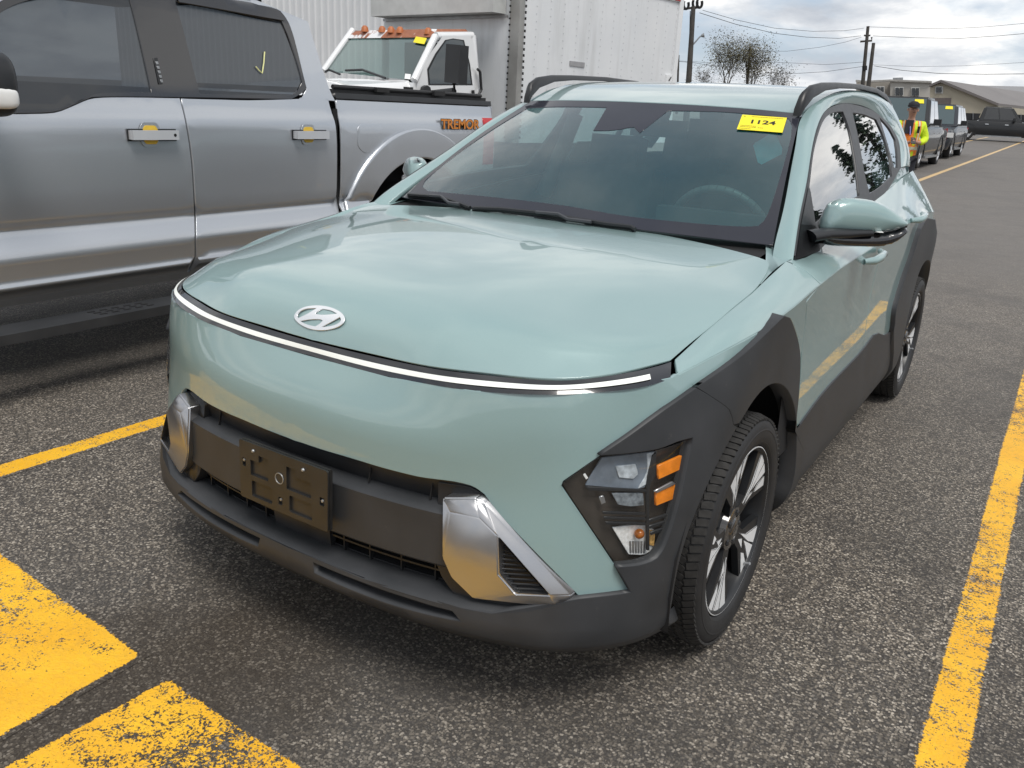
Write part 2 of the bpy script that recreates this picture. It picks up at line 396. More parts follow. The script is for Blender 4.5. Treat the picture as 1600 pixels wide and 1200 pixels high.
def panel(name, surf, loop, m, parent=None, holes=(), off=0., res=.04, gap=.0015, lip=.012, rnd=.0012, mirror='none', deform=None):
    """A skin panel: outline on a surface, filled, with rounded turned-in edges. mirror: 'none' | 'join' (one mesh, both halves) | 'copy' (second object)"""
    def inset(lp, g, hole):
        du, dv, nn = surf.der(lp); p = surf.ev(lp); tg = np.roll(p, -1, 0)-np.roll(p, 1, 0); a = 0.
        x, y = lp[:, 0], lp[:, 1]; area = .5*np.sum(x*np.roll(y, -1)-np.roll(x, -1)*y)
        inw = np.cross(nn, tg); inw /= np.linalg.norm(inw, axis=1)[:, None]+1e-12
        G2 = np.stack([np.stack([(du*du).sum(1), (du*dv).sum(1)], 1), np.stack([(du*dv).sum(1), (dv*dv).sum(1)], 1)], 1)
        r = np.stack([(du*inw).sum(1), (dv*inw).sum(1)], 1); d2 = np.linalg.solve(G2+1e-12*np.eye(2), r[..., None])[..., 0]
        # decide the side by testing the 2D sense
        test = lp+d2*.002; fr = inpoly(test, lp).mean(); sg = 1. if fr > .5 else -1.
        if hole: sg = -sg
        cen = np.zeros(len(lp), bool)
        if surf.sym: cen = np.abs(lp[:, 1]) < .012
        q = lp+sg*g*d2; q[cen] = lp[cen]; q[cen, 1] = 0
        return q, sg*inw, cen
    loops = [(np.array(loop), False)]+[(np.array(h), True) for h in holes]
    V2 = []; E = []; info = []
    for lp, hole in loops:
        q, inw, cen = inset(lp, gap, hole); b = len(V2); n = len(q); V2 += [tuple(t) for t in q]; E += [(b+i, b+(i+1) % n) for i in range(n)]
        info.append((b, n, inw, cen, hole, q))
    sc = np.array([1., 1.]); L0 = info[0][5]
    du, dv, _ = surf.der(L0); lu = np.linalg.norm(du, axis=1).mean(); lv = np.linalg.norm(dv, axis=1).mean()
    mn, mxx = L0.min(0), L0.max(0)
    us = np.arange(mn[0], mxx[0], res/lu); vv = np.arange(mn[1], mxx[1], res/lv)
    if len(us)*len(vv) > 0:
        U, V = np.meshgrid(us+.37*res/lu, vv+.31*res/lv, indexing='ij'); I = np.stack([U.ravel(), V.ravel()], 1)
        ok = inpoly(I, L0)
        for b, n, inw, cen, hole, q in info[1:]: ok &= ~inpoly(I, q)
        I = I[ok]
        allb = np.array(V2)
        if len(I):
            d = np.sqrt((((I[:, None, :]-allb[None])*[lu, lv])**2).sum(2)).min(1); I = I[d > res*.35]
        V2 += [tuple(t) for t in I]
    K = np.array([lu, lv]); V2 = np.array(V2)
    r = delaunay_2d_cdt([Vector(t) for t in (V2*K)], E, [], 0, 1e-7)
    vo = np.array([tuple(t) for t in r[0]])/K; tri = [f for f in r[2] if len(f) == 3]
    cen_ = np.array([vo[list(f)].mean(0) for f in tri]); ok = inpoly(cen_, L0)
    for b, n, inw, cen, hole, q in info[1:]: ok &= ~inpoly(cen_, q)
    tri = [f for f, k in zip(tri, ok) if k]
    _, _, nn = surf.der(vo); p = surf.ev(vo)+off*nn
    if surf.sym:
        z0 = np.abs(vo[:, 1]) < 1e-6; nn[z0, 0] = 0; p[z0, 0] = 0; nn /= np.linalg.norm(nn, axis=1)[:, None]
    if deform is not None: p = deform(p, nn, vo)
    verts = list(p); nor = list(nn); faces = []
    for f in tri:
        a, b_, c = p[list(f)]; fn = np.cross(b_-a, c-a); faces.append(tuple(f) if fn@nn[f[0]] > 0 else (f[0], f[2], f[1]))
    # map input boundary verts to output
    o2 = {}
    for i, orig in enumerate(r[3]):
        for k in orig: o2[k] = i
    for b, n, inw, cen, hole, q in info:
        if lip <= 0: break
        idx = [o2.get(b+i) for i in range(n)]; r1 = []; r2 = []
        for i in range(n):
            if idx[i] is None: r1.append(None); r2.append(None); continue
            P0 = p[idx[i]]; n0 = nn[idx[i]]; w = inw[i].copy()
            if cen[i]: w = np.zeros(3)
            r1.append(len(verts)); verts.append(P0-w*rnd-n0*rnd); v = n0-w; nor.append(v/np.linalg.norm(v))
            r2.append(len(verts)); verts.append(P0-w*rnd-n0*lip); v = n0*.15-w; nor.append(v/np.linalg.norm(v))
        for i in range(n):
            j = (i+1) % n
            if None in (idx[i], idx[j], r1[i], r1[j]) or (cen[i] and cen[j]): continue
            for A, B in ((idx, r1), (r1, r2)):
                f = (A[i], A[j], B[j], B[i]); a, b_, c = (np.array(verts[t]) for t in f[:3]); fn = np.cross(b_-a, c-a)
                faces.append(f if fn@np.array(nor[A[i]]) > 0 or (A is idx and fn@(np.array(nor[r1[i]])) > 0) else f[::-1])
    verts = np.array(verts); nor = np.array(nor)
    def mk(nm, vv_, nn_, ff):
        me = bpy.data.meshes.new(nm); me.from_pydata([tuple(x) for x in vv_], [], ff); me.shade_smooth()
        me.normals_split_custom_set_from_vertices([tuple(x) for x in nn_]); return link(nm, me, parent, m)
    mv = verts*[-1, 1, 1]; mnn = nor*[-1, 1, 1]; mf = [tuple(f[::-1]) for f in faces]
    if mirror == 'join':
        k = len(verts); return mk(name, np.r_[verts, mv], np.r_[nor, mnn], faces+[tuple(i+k for i in f) for f in mf])
    o = mk(name, verts, nor, faces)
    if mirror == 'copy': return o, mk(name, mv, mnn, mf)
    return o
# ================================================================== mint crossover
def A3(xy, z):
    z = z if isinstance(z, (list, tuple)) else [z]*len(xy)
    return [(a, b, c) for (a, b), c in zip(xy, z)]
YS = [-.05, .2, .5, .9, 1.35, 1.8, 2.2, 2.6, 3.0, 3.28]
X0 = {.20: .80, .265: .874, .335: .898, .46: .898, .61: .894, .74: .888, .85: .889}
def cvx(y): return -.009*((y-1.1)/1.2)**2-.030*max(0, y-2.4)**1.5-(.09 if y > 3.2 else 0)
def side(xs, z):
    if not isinstance(z, list): xs = [(x if (z < .25 and y < .3) else X0[z]+cvx(y)) for x, y in zip(xs, YS)]
    else: xs = [.879, .892]+[.898+cvx(y)-.016*max(0, y-1.6)**1.5 for y in YS[2:]]
    z = z if isinstance(z, (list, tuple)) else [z]*len(xs)
    e = xs[-1]
    return [(x, y, c) for x, y, c in zip(xs, YS, z)]+[(.55, 3.47, z[-1]), (0, 3.52, z[-1])]
LV = [
 A3([(0, -.64), (.2, -.635), (.37, -.62), (.5, -.59), (.61, -.545), (.70, -.48), (.765, -.40), (.80, -.32), (.825, -.21)], .235)+side([.83, .83, .80, .80, .80, .80, .81, .83, .82, .72], .20),
 A3([(0, -.762), (.2, -.756), (.37, -.737), (.5, -.708), (.61, -.668), (.705, -.615), (.785, -.53), (.835, -.43), (.862, -.28)], [.270, .270, .268, .266, .263, .261, .260, .260, .261])+side([.875, .88, .875, .872, .872, .875, .88, .885, .875, .77], .265),
 A3([(0, -.772), (.2, -.766), (.37, -.746), (.5, -.717), (.61, -.68), (.71, -.628), (.79, -.545), (.845, -.44), (.875, -.28)], .335)+side([.892, .895, .896, .897, .898, .898, .898, .905, .895, .79], .335),
 A3([(0, -.765), (.2, -.759), (.37, -.738), (.5, -.708), (.61, -.668), (.71, -.612), (.79, -.525), (.85, -.41), (.885, -.26)], .46)+side([.898, .898, .896, .896, .897, .898, .900, .912, .905, .80], .46),
 A3([(0, -.748), (.2, -.741), (.37, -.72), (.5, -.69), (.61, -.65), (.705, -.597), (.785, -.512), (.845, -.395), (.883, -.25)], .60)+side([.895, .893, .888, .887, .888, .890, .893, .902, .892, .79], .61),
 A3([(0, -.745), (.2, -.738), (.37, -.718), (.5, -.688), (.61, -.645), (.70, -.588), (.775, -.503), (.835, -.385), (.876, -.24)], .70)+side([.889, .887, .881, .880, .881, .884, .888, .900, .886, .78], .74),
 A3([(0, -.722), (.2, -.716), (.37, -.703), (.49, -.683), (.60, -.645), (.69, -.588), (.762, -.502), (.82, -.38), (.868, -.23)], [.765, .765, .766, .768, .772, .778, .785, .795, .81])+side([.884, .886, .884, .884, .885, .887, .888, .893, .872, .76], .85),
 A3([(0, -.694), (.2, -.694), (.36, -.688), (.475, -.674), (.60, -.633), (.69, -.573), (.757, -.495), (.80, -.39), (.852, -.22)], [.812, .812, .82, .828, .838, .846, .852, .860, .895])+side([.875, .888, .893, .894, .894, .894, .890, .874, .842, .73], [.912, .938, .970, .988, 1.0, 1.012, 1.015, 1.0, .975, .955])]
# side glass plane
def gx(y, z):
    k = max(0., y-2.0); return .822-.45*(z-1.0)-.05*(z-1.2)**2-.020*k*k
zs = np.linspace(.98, 1.54, 7); ys = np.array([.2, .6, 1.0, 1.4, 1.8, 2.2, 2.6, 3.0, 3.3])
S4 = Surf([[(gx(y, z), y, z) for y in ys] for z in zs], zs*10, ys*10).orient((0, 1.5, 1.2))

KU = [0, .7, 1.4, 2.6, 4.0, 5.0, 5.75, 6.3]
KV = [0, .2, .37, .5, .62, .73, .83, .95, 1.1, 1.28, 1.53, 1.83, 2.23, 2.68, 3.13, 3.53, 3.93, 4.33, 4.62, 5.1, 5.6]
# one more station just ahead of the windscreen pillar
for r_ in LV: a_, b_ = np.array(r_[10]), np.array(r_[11]); r_.insert(11, tuple(a_+(b_-a_)*.43))
KV.insert(11, 1.67)
S1 = Surf(LV, KU, KV, sym=True).orient((0, 1, .6))
BT = sorted([tuple(S4.ev(S4.px(*p))[0]) for p in [(1276, 394), (1298, 372), (1320, 352), (1343, 332), (1366, 314), (1386, 297)]], key=lambda q: q[1])
q_ = S4.ev(S4.px(1241, 405))[0]; BT = [(q_[0]+.002, q_[1]-.02, q_[2]-.004)]+[q for q in BT if q[1] > q_[1]+.03]; q_ = BT[-1]; BT += [(.747, 2.4, 1.165), (.728, 2.75, 1.182), (.68, 3.15, 1.17), (.62, 3.3, 1.14)]
def beltat(y): return (float(np.interp(y, [q[1] for q in BT], [q[0] for q in BT])), y, float(np.interp(y, [q[1] for q in BT], [q[2] for q in BT])))
LI = A3([(0, -.683), (.2, -.675), (.37, -.668), (.47, -.642), (.59, -.606), (.66, -.56), (.72, -.475), (.775, -.335), (.785, -.22)], [.846, .847, .853, .857, .863, .868, .874, .882, .912]) + \
     [(.798, -.05, .952), (.799, .2, .990), (.802, .36, 1.022)]+[beltat(y) for y in YS[2:]]+[(.55, 3.47, 1.2), (0, 3.52, 1.2)]
def midl(a, b, k):
    o = []
    for i, (p, q) in enumerate(zip(a, b)):
        p, q = np.array(p), np.array(q); m_ = (p+q)/2
        w = np.array([p[0], 0, 0]) if i > 7 else np.array([p[0]*.3, -.5, 0]); w = w/(np.linalg.norm(w)+1e-9)
        o.append(tuple(m_+(w*.6+np.array([0, 0, .8]))*k*(1 if 8 < i < 11 else (.12 if i < 8 else .6 if i < 16 else .2))))
    return o
S2 = Surf([LV[-1], midl(LV[-1], LI, .014), LI], [0, .5, 1.], KV, sym=True).orient((0, 1, .6))

# hood
fr_ = [0, .258, .477, .606, .761, .852, .929, 1.]
g_ = np.array([0, .023, .043, .118, .224, .38, .62, 1.])
cen = [(-.683, .846), (-.655, .900), (-.60, .944), (-.50, .978), (-.30, 1.008), (-.05, 1.030), (.2, 1.043), (.44, 1.046)]
edg = [(.775, -.335, .882), (.779, -.30, .892), (.783, -.26, .903), (.789, -.20, .919), (.796, -.10, .941), (.80, .03, .965), (.796, .17, .984), (.770, .36, 1.022)]
HR = []
for i, ((yc, zc), (xe, ye, ze)) in enumerate(zip(cen, edg)):
    row = []
    for k, f in enumerate(fr_):
        if i == 0: row.append(LI[k]); continue
        w = min(1, i/4.); g = g_[k]*(1-w)+w*f**2.6; h = f**(2.6 if i > 1 else 2.)
        if i < 3: g = g_[k]*.8+.2*f**2.5
        row.append((xe*f, yc+(ye-yc)*g, zc+(ze-zc)*h))
    HR.append(row)
S3 = Surf(HR, [0, .55, 1.2, 2.3, 4.3, 6.8, 9.3, 11.7], [0, 2, 3.7, 4.7, 5.9, 6.6, 7.2, 7.8], sym=True).orient((0, 0, .3))

# windshield
wb = [(0, .40, 1.050), (.2, .404, 1.050), (.4, .420, 1.050), (.58, .448, 1.048), (.726, .484, 1.045)]
wt = [(0, 1.08, 1.437), (.16, 1.083, 1.4365), (.31, 1.093, 1.434), (.45, 1.112, 1.430), (.57, 1.135, 1.423)]
rows = []
for k, t in enumerate((0, .33, .66, 1)):
    rows.append([tuple(np.array(a)*(1-t)+np.array(b)*t+np.array((0, -.5, .86))*.07*t*(1-t)) for a, b in zip(wb, wt)])
S7 = Surf(rows, [0, 2.5, 5, 7.6], [0, 2, 4, 5.8, 7.2], sym=True).orient((0, 1.5, .9))
# roof
rc = [(1.08, 1.437), (1.25, 1.480), (1.5, 1.520), (1.8, 1.543), (2.2, 1.551), (2.6, 1.537), (3.0, 1.49), (3.2, 1.46)]
re = [(.57, 1.135, 1.423), (.585, 1.30, 1.470), (.595, 1.53, 1.513), (.60, 1.82, 1.530), (.60, 2.2, 1.533), (.595, 2.6, 1.515), (.57, 2.95, 1.46), (.56, 3.1, 1.43)]
rows = [[(xe*f, yc+(ye-yc)*f*f, zc+(ze-zc)*f**2.4) for f in (0, .27, .52, .76, 1)] for (yc, zc), (xe, ye, ze) in zip(rc, re)]
S6 = Surf(rows, [0, 1.7, 4.2, 7.2, 11.2, 15.2, 19.2, 21.2], [0, 1.6, 3.1, 4.6, 6], sym=True).orient((0, 2, 1))

# pillar and cant rail strip, from the fender top round the side windows
FT = [(1240, 406), (1249, 345), (1261, 286), (1270, 229), (1283.5, 184), (1294, 170.5), (1312, 163), (1330, 163), (1360, 172), (1384, 190), (1399, 211), (1405, 229), (1406.5, 262)]
FO = [S4.ev(S4.px(*p))[0] for p in FT]
FI = [(.738, .445, 1.034), (.705, .60, 1.125), (.655, .80, 1.235), (.612, .97, 1.335), (.580, 1.10, 1.403), (.577, 1.20, 1.446), (.588, 1.40, 1.494), (.598, 1.66, 1.521), (.60, 2.05, 1.533), (.60, 2.45, 1.514), (.622, 2.74, 1.435), (.672, 2.78, 1.335), (.722, 2.72, 1.205)]
FI.insert(0, (.756, .385, .985)); FO.insert(0, FO[0]+np.array([.012, -.05, -.05])); FM = []
for i, (a, b) in enumerate(zip(FI, FO)):
    a, b = np.array(a), np.array(b); d = np.array([.75, -.45, .4]) if i < 6 else np.array([.7, 0, .7]); FM.append(tuple((a+b)/2+d*(.014 if i < 10 else .010)))
kk = np.r_[0, np.cumsum(np.linalg.norm(np.diff(np.array(FO), axis=0), axis=1))]*10+np.arange(14)*.4
S5 = Surf([FI, FM, [tuple(p) for p in FO]], [0, .8, 1.6], kk).orient((0, 1.5, 1.0))

KONA = thing('crossover_car', 'mint green crossover car with charcoal cladding and a thin full-width front light bar', 'car')
mint, clad = M['mint'], M['clad']
def grid(name, S, m, parent, u0=None, u1=None, v0=None, v1=None, nu=24, nv=90, off=0., mirror=True):
    u0 = S.ku[0] if u0 is None else u0; u1 = S.ku[-1] if u1 is None else u1; v0 = S.v0 if v0 is None else v0; v1 = S.kv[-1] if v1 is None else v1
    U, V = np.meshgrid(np.linspace(u0, u1, nu), np.linspace(v0, v1, nv), indexing='ij'); uv = np.stack([U.ravel(), V.ravel()], 1)
    p = S.ev(uv); nn = S.der(uv)[2]; p = p+off*nn; F = []
    for i in range(nu-1):
        for j in range(nv-1):
            f = (i*nv+j, i*nv+j+1, (i+1)*nv+j+1, (i+1)*nv+j); a, b, c = p[list(f[:3])]
            F.append(f if np.cross(b-a, c-a)@nn[f[0]] > 0 else f[::-1])
    def mk(p_, n_, f_):
        me = bpy.data.meshes.new(name); me.from_pydata([tuple(x) for x in p_], [], f_); me.shade_smooth(); me.normals_split_custom_set_from_vertices([tuple(x) for x in n_]); return link(name, me, parent, m)
    pm, nm_, Fm = p*[-1, 1, 1], nn*[-1, 1, 1], [f[::-1] for f in F]
    if mirror == 'copy': return mk(p, nn, F), mk(pm, nm_, Fm)
    if mirror: k = len(p); p = np.r_[p, pm]; nn = np.r_[nn, nm_]; F = F+[tuple(i+k for i in f) for f in Fm]
    return mk(p, nn, F)
C = lambda *p: [(a, b) for a, b in p]

# ---- front bumper skin (painted), one piece across the nose
bar_lo = [(0, 6.3), (.95, 6.3)]
nose = outline(S1, [('uv', [(6.3, 0, 'c'), (6.3, .5), (6.3, .95, 'c')]),
    ('px', [(1058, 584, 'c'), (1074, 594), (1088, 606, 'c'), (1040, 640), (985, 680), (938, 712, 'c'), (909, 732), (880, 752, 'c'), (877, 760, 'c'), (920, 822), (963, 886, 'c'), (986.7, 925, 'c'), (950, 930), (908, 935, 'c'),
            (846, 873), (783, 807), (757, 773, 'c'), (748, 766), (735, 759), (710, 753), (687, 750), (652, 745), (600, 732), (557, 719), (500, 702), (462, 689, 'c')]),
    ('uv', [(4.07, 0, 'c'), (5.2, 0), (6.29, 0, 'c')])])
panel('bumper_skin', S1, nose, mint, KONA, mirror='join')
# ---- light bar
barm = M['gloss_black']
lb = grid('light_bar', S2, barm, KONA, .02, .985, 0, .945, nu=8, nv=80, off=-.003)
grid('light_strip', S2, M['drl'], lb, .30, .60, 0, .885, nu=4, nv=90, off=-.0005)
# ---- hood
hl_ = outline(S3, [('uv', [(.03, 0, 'c'), (.03, 4), (.03, 7.77, 'c'), (4, 7.79), (9.5, 7.78), (10.8, 7.76), (11.35, 7.66), (11.55, 7.3), (11.62, 5), (11.68, 2.5), (11.7, 0, 'c')])])
hood = panel('hood', S3, hl_, mint, KONA, mirror='join', res=.05)
# ---- fender: lower (below the crease) and shoulder
fend = outline(S1, [('px', [(1088, 606, 'c'), (1160, 556), (1226.7, 495, 'c'), (1235, 498), (1246.7, 530), (1250.5, 560, 'c'), (1253.5, 545, 'c'), (1259, 500), (1260, 470, 'c')]),
    ('uv', [(6.3, 1.755, 'c'), (6.3, 1.3), (6.3, .965, 'c')])])
f1 = panel('fender', S1, fend, mint, KONA, mirror='copy', gap=.0026)
fsh = outline(S2, [('uv', [(0, .965, 'c'), (0, 1.3), (0, 1.755, 'c'), (.5, 1.72), (1, 1.675, 'c'), (1, 1.55), (1, 1.28), (1, .955, 'c')])])
for o, p in zip(panel('fender_shoulder', S2, fsh, mint, None, mirror='copy', gap=.0024), f1): o.parent = p
# ---- doors
d1 = outline(S1, [('px', [(1260, 472, 'c'), (1259, 500), (1253.5, 545), (1251, 590), (1249, 612), (1242, 673, 'c'), (1290, 610), (1343, 553, 'c')]),
    ('uv', [(3.75, 2.625, 'c'), (5, 2.625), (6.3, 2.62, 'c'), (6.3, 2.2), (6.3, 1.76, 'c')])])
DF = panel('front_door', S1, d1, mint, KONA, mirror='copy', gap=.0026)
d1s = outline(S2, [('uv', [(0, 1.76, 'c'), (0, 2.2), (0, 2.62, 'c'), (1, 2.62, 'c'), (1, 2.2), (1, 1.68, 'c'), (.5, 1.725)])])
for o, p in zip(panel('door_shoulder', S2, d1s, mint, None, mirror='copy', gap=.0024), DF): o.parent = p
d2 = outline(S1, [('uv', [(3.75, 2.63, 'c')]), ('px', [(1383, 526, 'c'), (1399, 505, 'c'), (1401, 483), (1413, 440), (1427, 400), (1440, 358, 'c')]), ('uv', [(6.3, 3.66, 'c'), (6.3, 3.1), (6.3, 2.625, 'c'), (5, 2.63)])])
DR = panel('rear_door', S1, d2, mint, KONA, mirror='copy', gap=.0026)
d2s = outline(S2, [('uv', [(0, 2.625, 'c'), (0, 3.1), (0, 3.66, 'c'), (1, 3.8, 'c'), (1, 3.2), (1, 2.625, 'c')])])
for o, p in zip(panel('door_shoulder', S2, d2s, mint, None, mirror='copy', gap=.0024), DR): o.parent = p
grid('rear_quarter', S1, mint, KONA, 5.25, 6.3, 3.55, 5.6, off=-.003)
grid('rear_shoulder', S2, mint, KONA, 0, 1, 3.66, 5.6, nu=8, off=-.001)
for S_, a_, b_ in ((S1, 2.6, 6.3), (S2, 0, 1)): grid('seam_shade_sheet', S_, M['dark'], KONA, a_, b_, 1.60, 3.72, nu=16, nv=40, off=-.0115, mirror='copy')  # dark sheets added under the skin to put shade into the door seams
# ---- cladding
CO = .017
arc = lambda cy, a0, a1, r, n: [(cy+r*cos(rd(a0+(a1-a0)*i/(n-1))), .345+r*sin(rd(a0+(a1-a0)*i/(n-1)))) for i in range(n)]
c1 = outline(S1, [('px', [(1088, 606, 'c'), (1116, 623), (1140, 641), (1146, 664, 'c')]),
    ('yz', [(y, z) for y, z in arc(0, 118, 190, .412, 8)]+[(-.33, .24), (-.26, .21, 'c')]),
    ('uv', [(.25, .98), (.1, .8), (0, .55), (0, .25), (0, 0, 'c')]), ('uv', [(.7, 0), (1.4, 0, 'c'), (1.4, .25), (1.4, .50), (1.42, .57, 'c')]),
    ('px', [(905, 936, 'c'), (950, 931), (987, 926, 'c'), (964, 887, 'c'), (1008, 881), (1036, 861), (1062, 785), (1083, 684, 'c'), (1060, 690), (1028, 702), (980, 709), (937, 712, 'c'), (985, 680), (1040, 640)])], off=CO)
slot = [(489, 879, 'c'), (524, 894), (560, 908), (600, 923), (640, 936), (675, 947), (706, 955, 'c'), (720, 971, 'c'), (680, 963), (640, 953), (600, 941), (560, 926), (524, 911), (491, 895, 'c')]
BC = panel('bumper_cladding', S1, c1, clad, KONA, mirror='join', off=CO, rnd=.002, lip=.030, holes=[outline(S1, slot, off=CO)])
panel('lip_slot', S1, outline(S1, [(486, 870, 'c'), (560, 899), (640, 928), (708, 947, 'c'), (724, 974, 'c'), (640, 956), (560, 929), (488, 898, 'c')], off=CO), M['dark'], BC, mirror='copy', off=CO-.030, lip=0)
c2 = outline(S1, [('px', [(1089, 605, 'c'), (1160, 555), (1226, 494, 'c'), (1235, 497), (1247, 530), (1251, 560), (1249, 613), (1243, 673, 'c')]),
    ('yz', [(.50, .42, 'c'), (.50, .25, 'c'), (.42, .23, 'c')]+[(y, z) for y, z in arc(0, 352, 0, .412, 2)]), ('yz', [(y, z) for y, z in arc(0, 4, 116, .412, 12)]), ('px', [(1146.5, 664, 'c'), (1140.5, 641), (1116.5, 623)])], off=CO)
panel('wheel_arch_cladding', S1, c2, clad, KONA, mirror='copy', off=CO, rnd=.002, lip=.05)
c3 = outline(S1, [('px', [(1243.5, 674, 'c'), (1290, 611), (1343, 554), (1366, 524, 'c'), (1374, 521), (1383, 524), (1399, 514, 'c')]), ('yz', [(2.10, .50, 'c'), (2.14, .24, 'c'), (1.3, .235), (.505, .235, 'c'), (.505, .42, 'c')])], off=.006)
panel('sill_cladding', S1, c3, clad, KONA, mirror='copy', off=.006, rnd=.002, lip=.04)
c4 = outline(S1, [('px', [(1397, 517, 'c'), (1399, 505, 'c'), (1401, 483), (1413, 440), (1427, 400), (1440, 358), (1449, 341, 'c')]), ('yz', [(3.05, .93, 'c'), (3.28, .55), (3.3, .3, 'c')]+[(y, z) for y, z in arc(2.66, -8, 176, .412, 16)]), ('yz', [(2.245, .30), (2.22, .24, 'c'), (2.12, .24, 'c')])], off=CO+.003)
panel('wheel_arch_cladding', S1, c4, clad, KONA, mirror='copy', off=CO+.003, rnd=.002, lip=.05)
grid('quarter_panel', S4, mint, KONA, 10.9, 12.5, 18., 26.5, nu=10, nv=24, off=-.010, mirror='copy')
# filler between hood corner, pillar foot and fender
S8 = Surf([[tuple(S2.ev([1, v])[0]) for v in (1.50, 1.62, 1.74, 1.90)], [(.790, .19, .982), (.765, .30, .998), (.735, .40, 1.016), (.700, .50, 1.040)]], [0, .6], [0, 1., 1.7, 2.6]).orient((0, 1, .5))
for s_ in (1,): grid('fender_top', S8, mint, KONA, nu=6, nv=20, mirror='copy')
grid('rear_bumper', S1, clad, KONA, 0, 5.25, 4.5, 5.6, off=.002)
# ---- inner shell behind the gaps, wheel wells and underbody
bm = bmesh.new()
bx(bm, (0, 1.33, .56), (1.66, 1.62, .60)); bx(bm, (0, 1.45, .40), (1.15, 3.9, .36)); bx(bm, (0, -.32, .55), (1.16, .40, .40)); bx(bm, (0, .12, .86), (1.3, .7, .06)); bx(bm, (0, 2.9, .75), (1.5, .9, .3))
frombm('underbody', bm, M['dark'], KONA)
for cy in (0, 2.66):
    for s in (1, -1):
        bm = bmesh.new(); pr = []
        for k in range(17):
            a = rd(-12+204*k/16); pr.append((cy+.43*cos(a), .345+.43*sin(a)))
        A = [bm.verts.new((s*.872, y, z)) for y, z in pr]; B = [bm.verts.new((s*.60, y, z)) for y, z in pr]
        for k in range(16): bm.faces.new((A[k], A[k+1], B[k+1], B[k]))
        bm.faces.new(B); frombm('wheel_well', bm, M['dark'], KONA, angle=40)
# ---- roof, pillars, glass
panel('roof', S6, outline(S6, [('uv', [(.12, 0, 'c'), (.12, 3), (.12, 5.95, 'c'), (10, 5.95), (21, 5.95, 'c'), (21, 0, 'c')])]), mint, KONA, mirror='join', res=.06)
panel('pillar', S5, outline(S5, [('uv', [(.04, .0, 'c'), (.04, 5), (.04, 10), (.04, kk[-1], 'c'), (1.56, kk[-1], 'c'), (1.56, 10), (1.56, 5), (1.56, 0, 'c')])]), mint, KONA, mirror='copy', res=.05, lip=.02)
wl = outline(S7, [('uv', [(.03, 0, 'c'), (.03, 4), (.03, 7.1, 'c'), (4, 7.1), (7.5, 7.1, 'c'), (7.5, 4), (7.5, 0, 'c')])])
clr = [(660, 292), (664, 283), (700, 252), (760, 209), (825, 168.5, 'c'), (880, 167), (948, 168, 'c'), (927, 204, 'c'), (950, 204), (970, 202), (991, 198.6), (999.5, 208, 'c'), (1044, 173, 'c'),
       (1100, 174), (1152, 176.5), (1222, 184), (1235, 190), (1236, 215), (1212, 300), (1198, 338), (1188, 350), (1174, 354), (1110, 351), (982, 338), (880, 321), (770, 308), (685, 300), (668, 298)]
wg = outline(S7, [('px', clr)])
# the mount block sits mid glass, so the clear area is traced whole and mirrored pieces are not used
ws = grid('windshield', S7, M['screen_glass'], KONA, .03, 7.57, 0, 7.1, nu=14, nv=24, off=-.001)
def full(S): return S
class Half:                       # the windshield seen as one unmirrored sheet
    pass
S7F = Surf.__new__(Surf); P_ = S7.P[:, 3:]; e_ = P_[:, 1:][:, ::-1].copy(); e_[..., 0] *= -1
S7F.P = np.concatenate([e_, P_], 1); S7F.ku = S7.ku; S7F.kv = np.r_[-S7.kv[4:][::-1], S7.kv[3:]]; S7F.sym = False; S7F.v0 = S7F.kv[0]; S7F.bvh = None
S7F.cu = S7.cu; S7F.Bu = S7.Bu; S7F.cv = np.linspace(S7F.kv[0], S7F.kv[-1], 2401); S7F.Bv = basis(S7F.kv, S7F.cv); S7F.orient((0, 1.5, .9))
border = outline(S7F, [('uv', [(.0, -7.2, 'c'), (0, -3.5), (0, 0), (0, 3.5), (0, 7.2, 'c'), (4, 7.2), (7.6, 7.2, 'c'), (7.6, 3.5), (7.6, 0), (7.6, -3.5), (7.6, -7.2, 'c'), (4, -7.2)])])
panel('glass_border', S7F, border, M['frit'], ws, holes=[outline(S7F, [('px', clr)])], off=.001, gap=.001, lip=.004, res=.06)
# ---- helpers for the front face
def sp(x, z, off=0.):
    """point on the nose surface at x,z and its normal"""
    if abs(x) < .03: x = .03
    uv = S1.xz(abs(x), z); p = S1.ev(uv)[0]; n = S1.der(uv)[2][0]
    if x < 0: p = p*[-1, 1, 1]; n = n*[-1, 1, 1]
    return p+n*off, n
_xs = np.linspace(0, .74, 38)
_yt = {}
def noseY(x, z):
    k = round(z, 3)
    if k not in _yt: _yt[k] = np.array([sp(q, k)[0][1] for q in _xs])
    return float(np.interp(abs(x), _xs, _yt[k]))
def sweepx(bm, x0, x1, prof, n=36, zref=None):
    """prof: list of (dy, z); swept along the nose curve between x0 and x1"""
    R_ = []
    for i in range(n+1):
        x = x0+(x1-x0)*i/n; R_.append([bm.verts.new((x, noseY(x, zref or z)+dy, z)) for dy, z in prof])
    m_ = len(prof)
    for i in range(n):
        for k in range(m_): bm.faces.new((R_[i][k], R_[i][(k+1) % m_], R_[i+1][(k+1) % m_], R_[i+1][k]))
    bm.faces.new(R_[0][::-1]); bm.faces.new(R_[-1])
def mirror_obj(o, name=None, parent=None):
    me = o.data.copy(); me.transform(Matrix.Diagonal((-1, 1, 1, 1))); me.flip_normals(); c = bpy.data.objects.new(name or o.name, me); COL.objects.link(c); c.parent = parent if parent is not None else o.parent
    return c

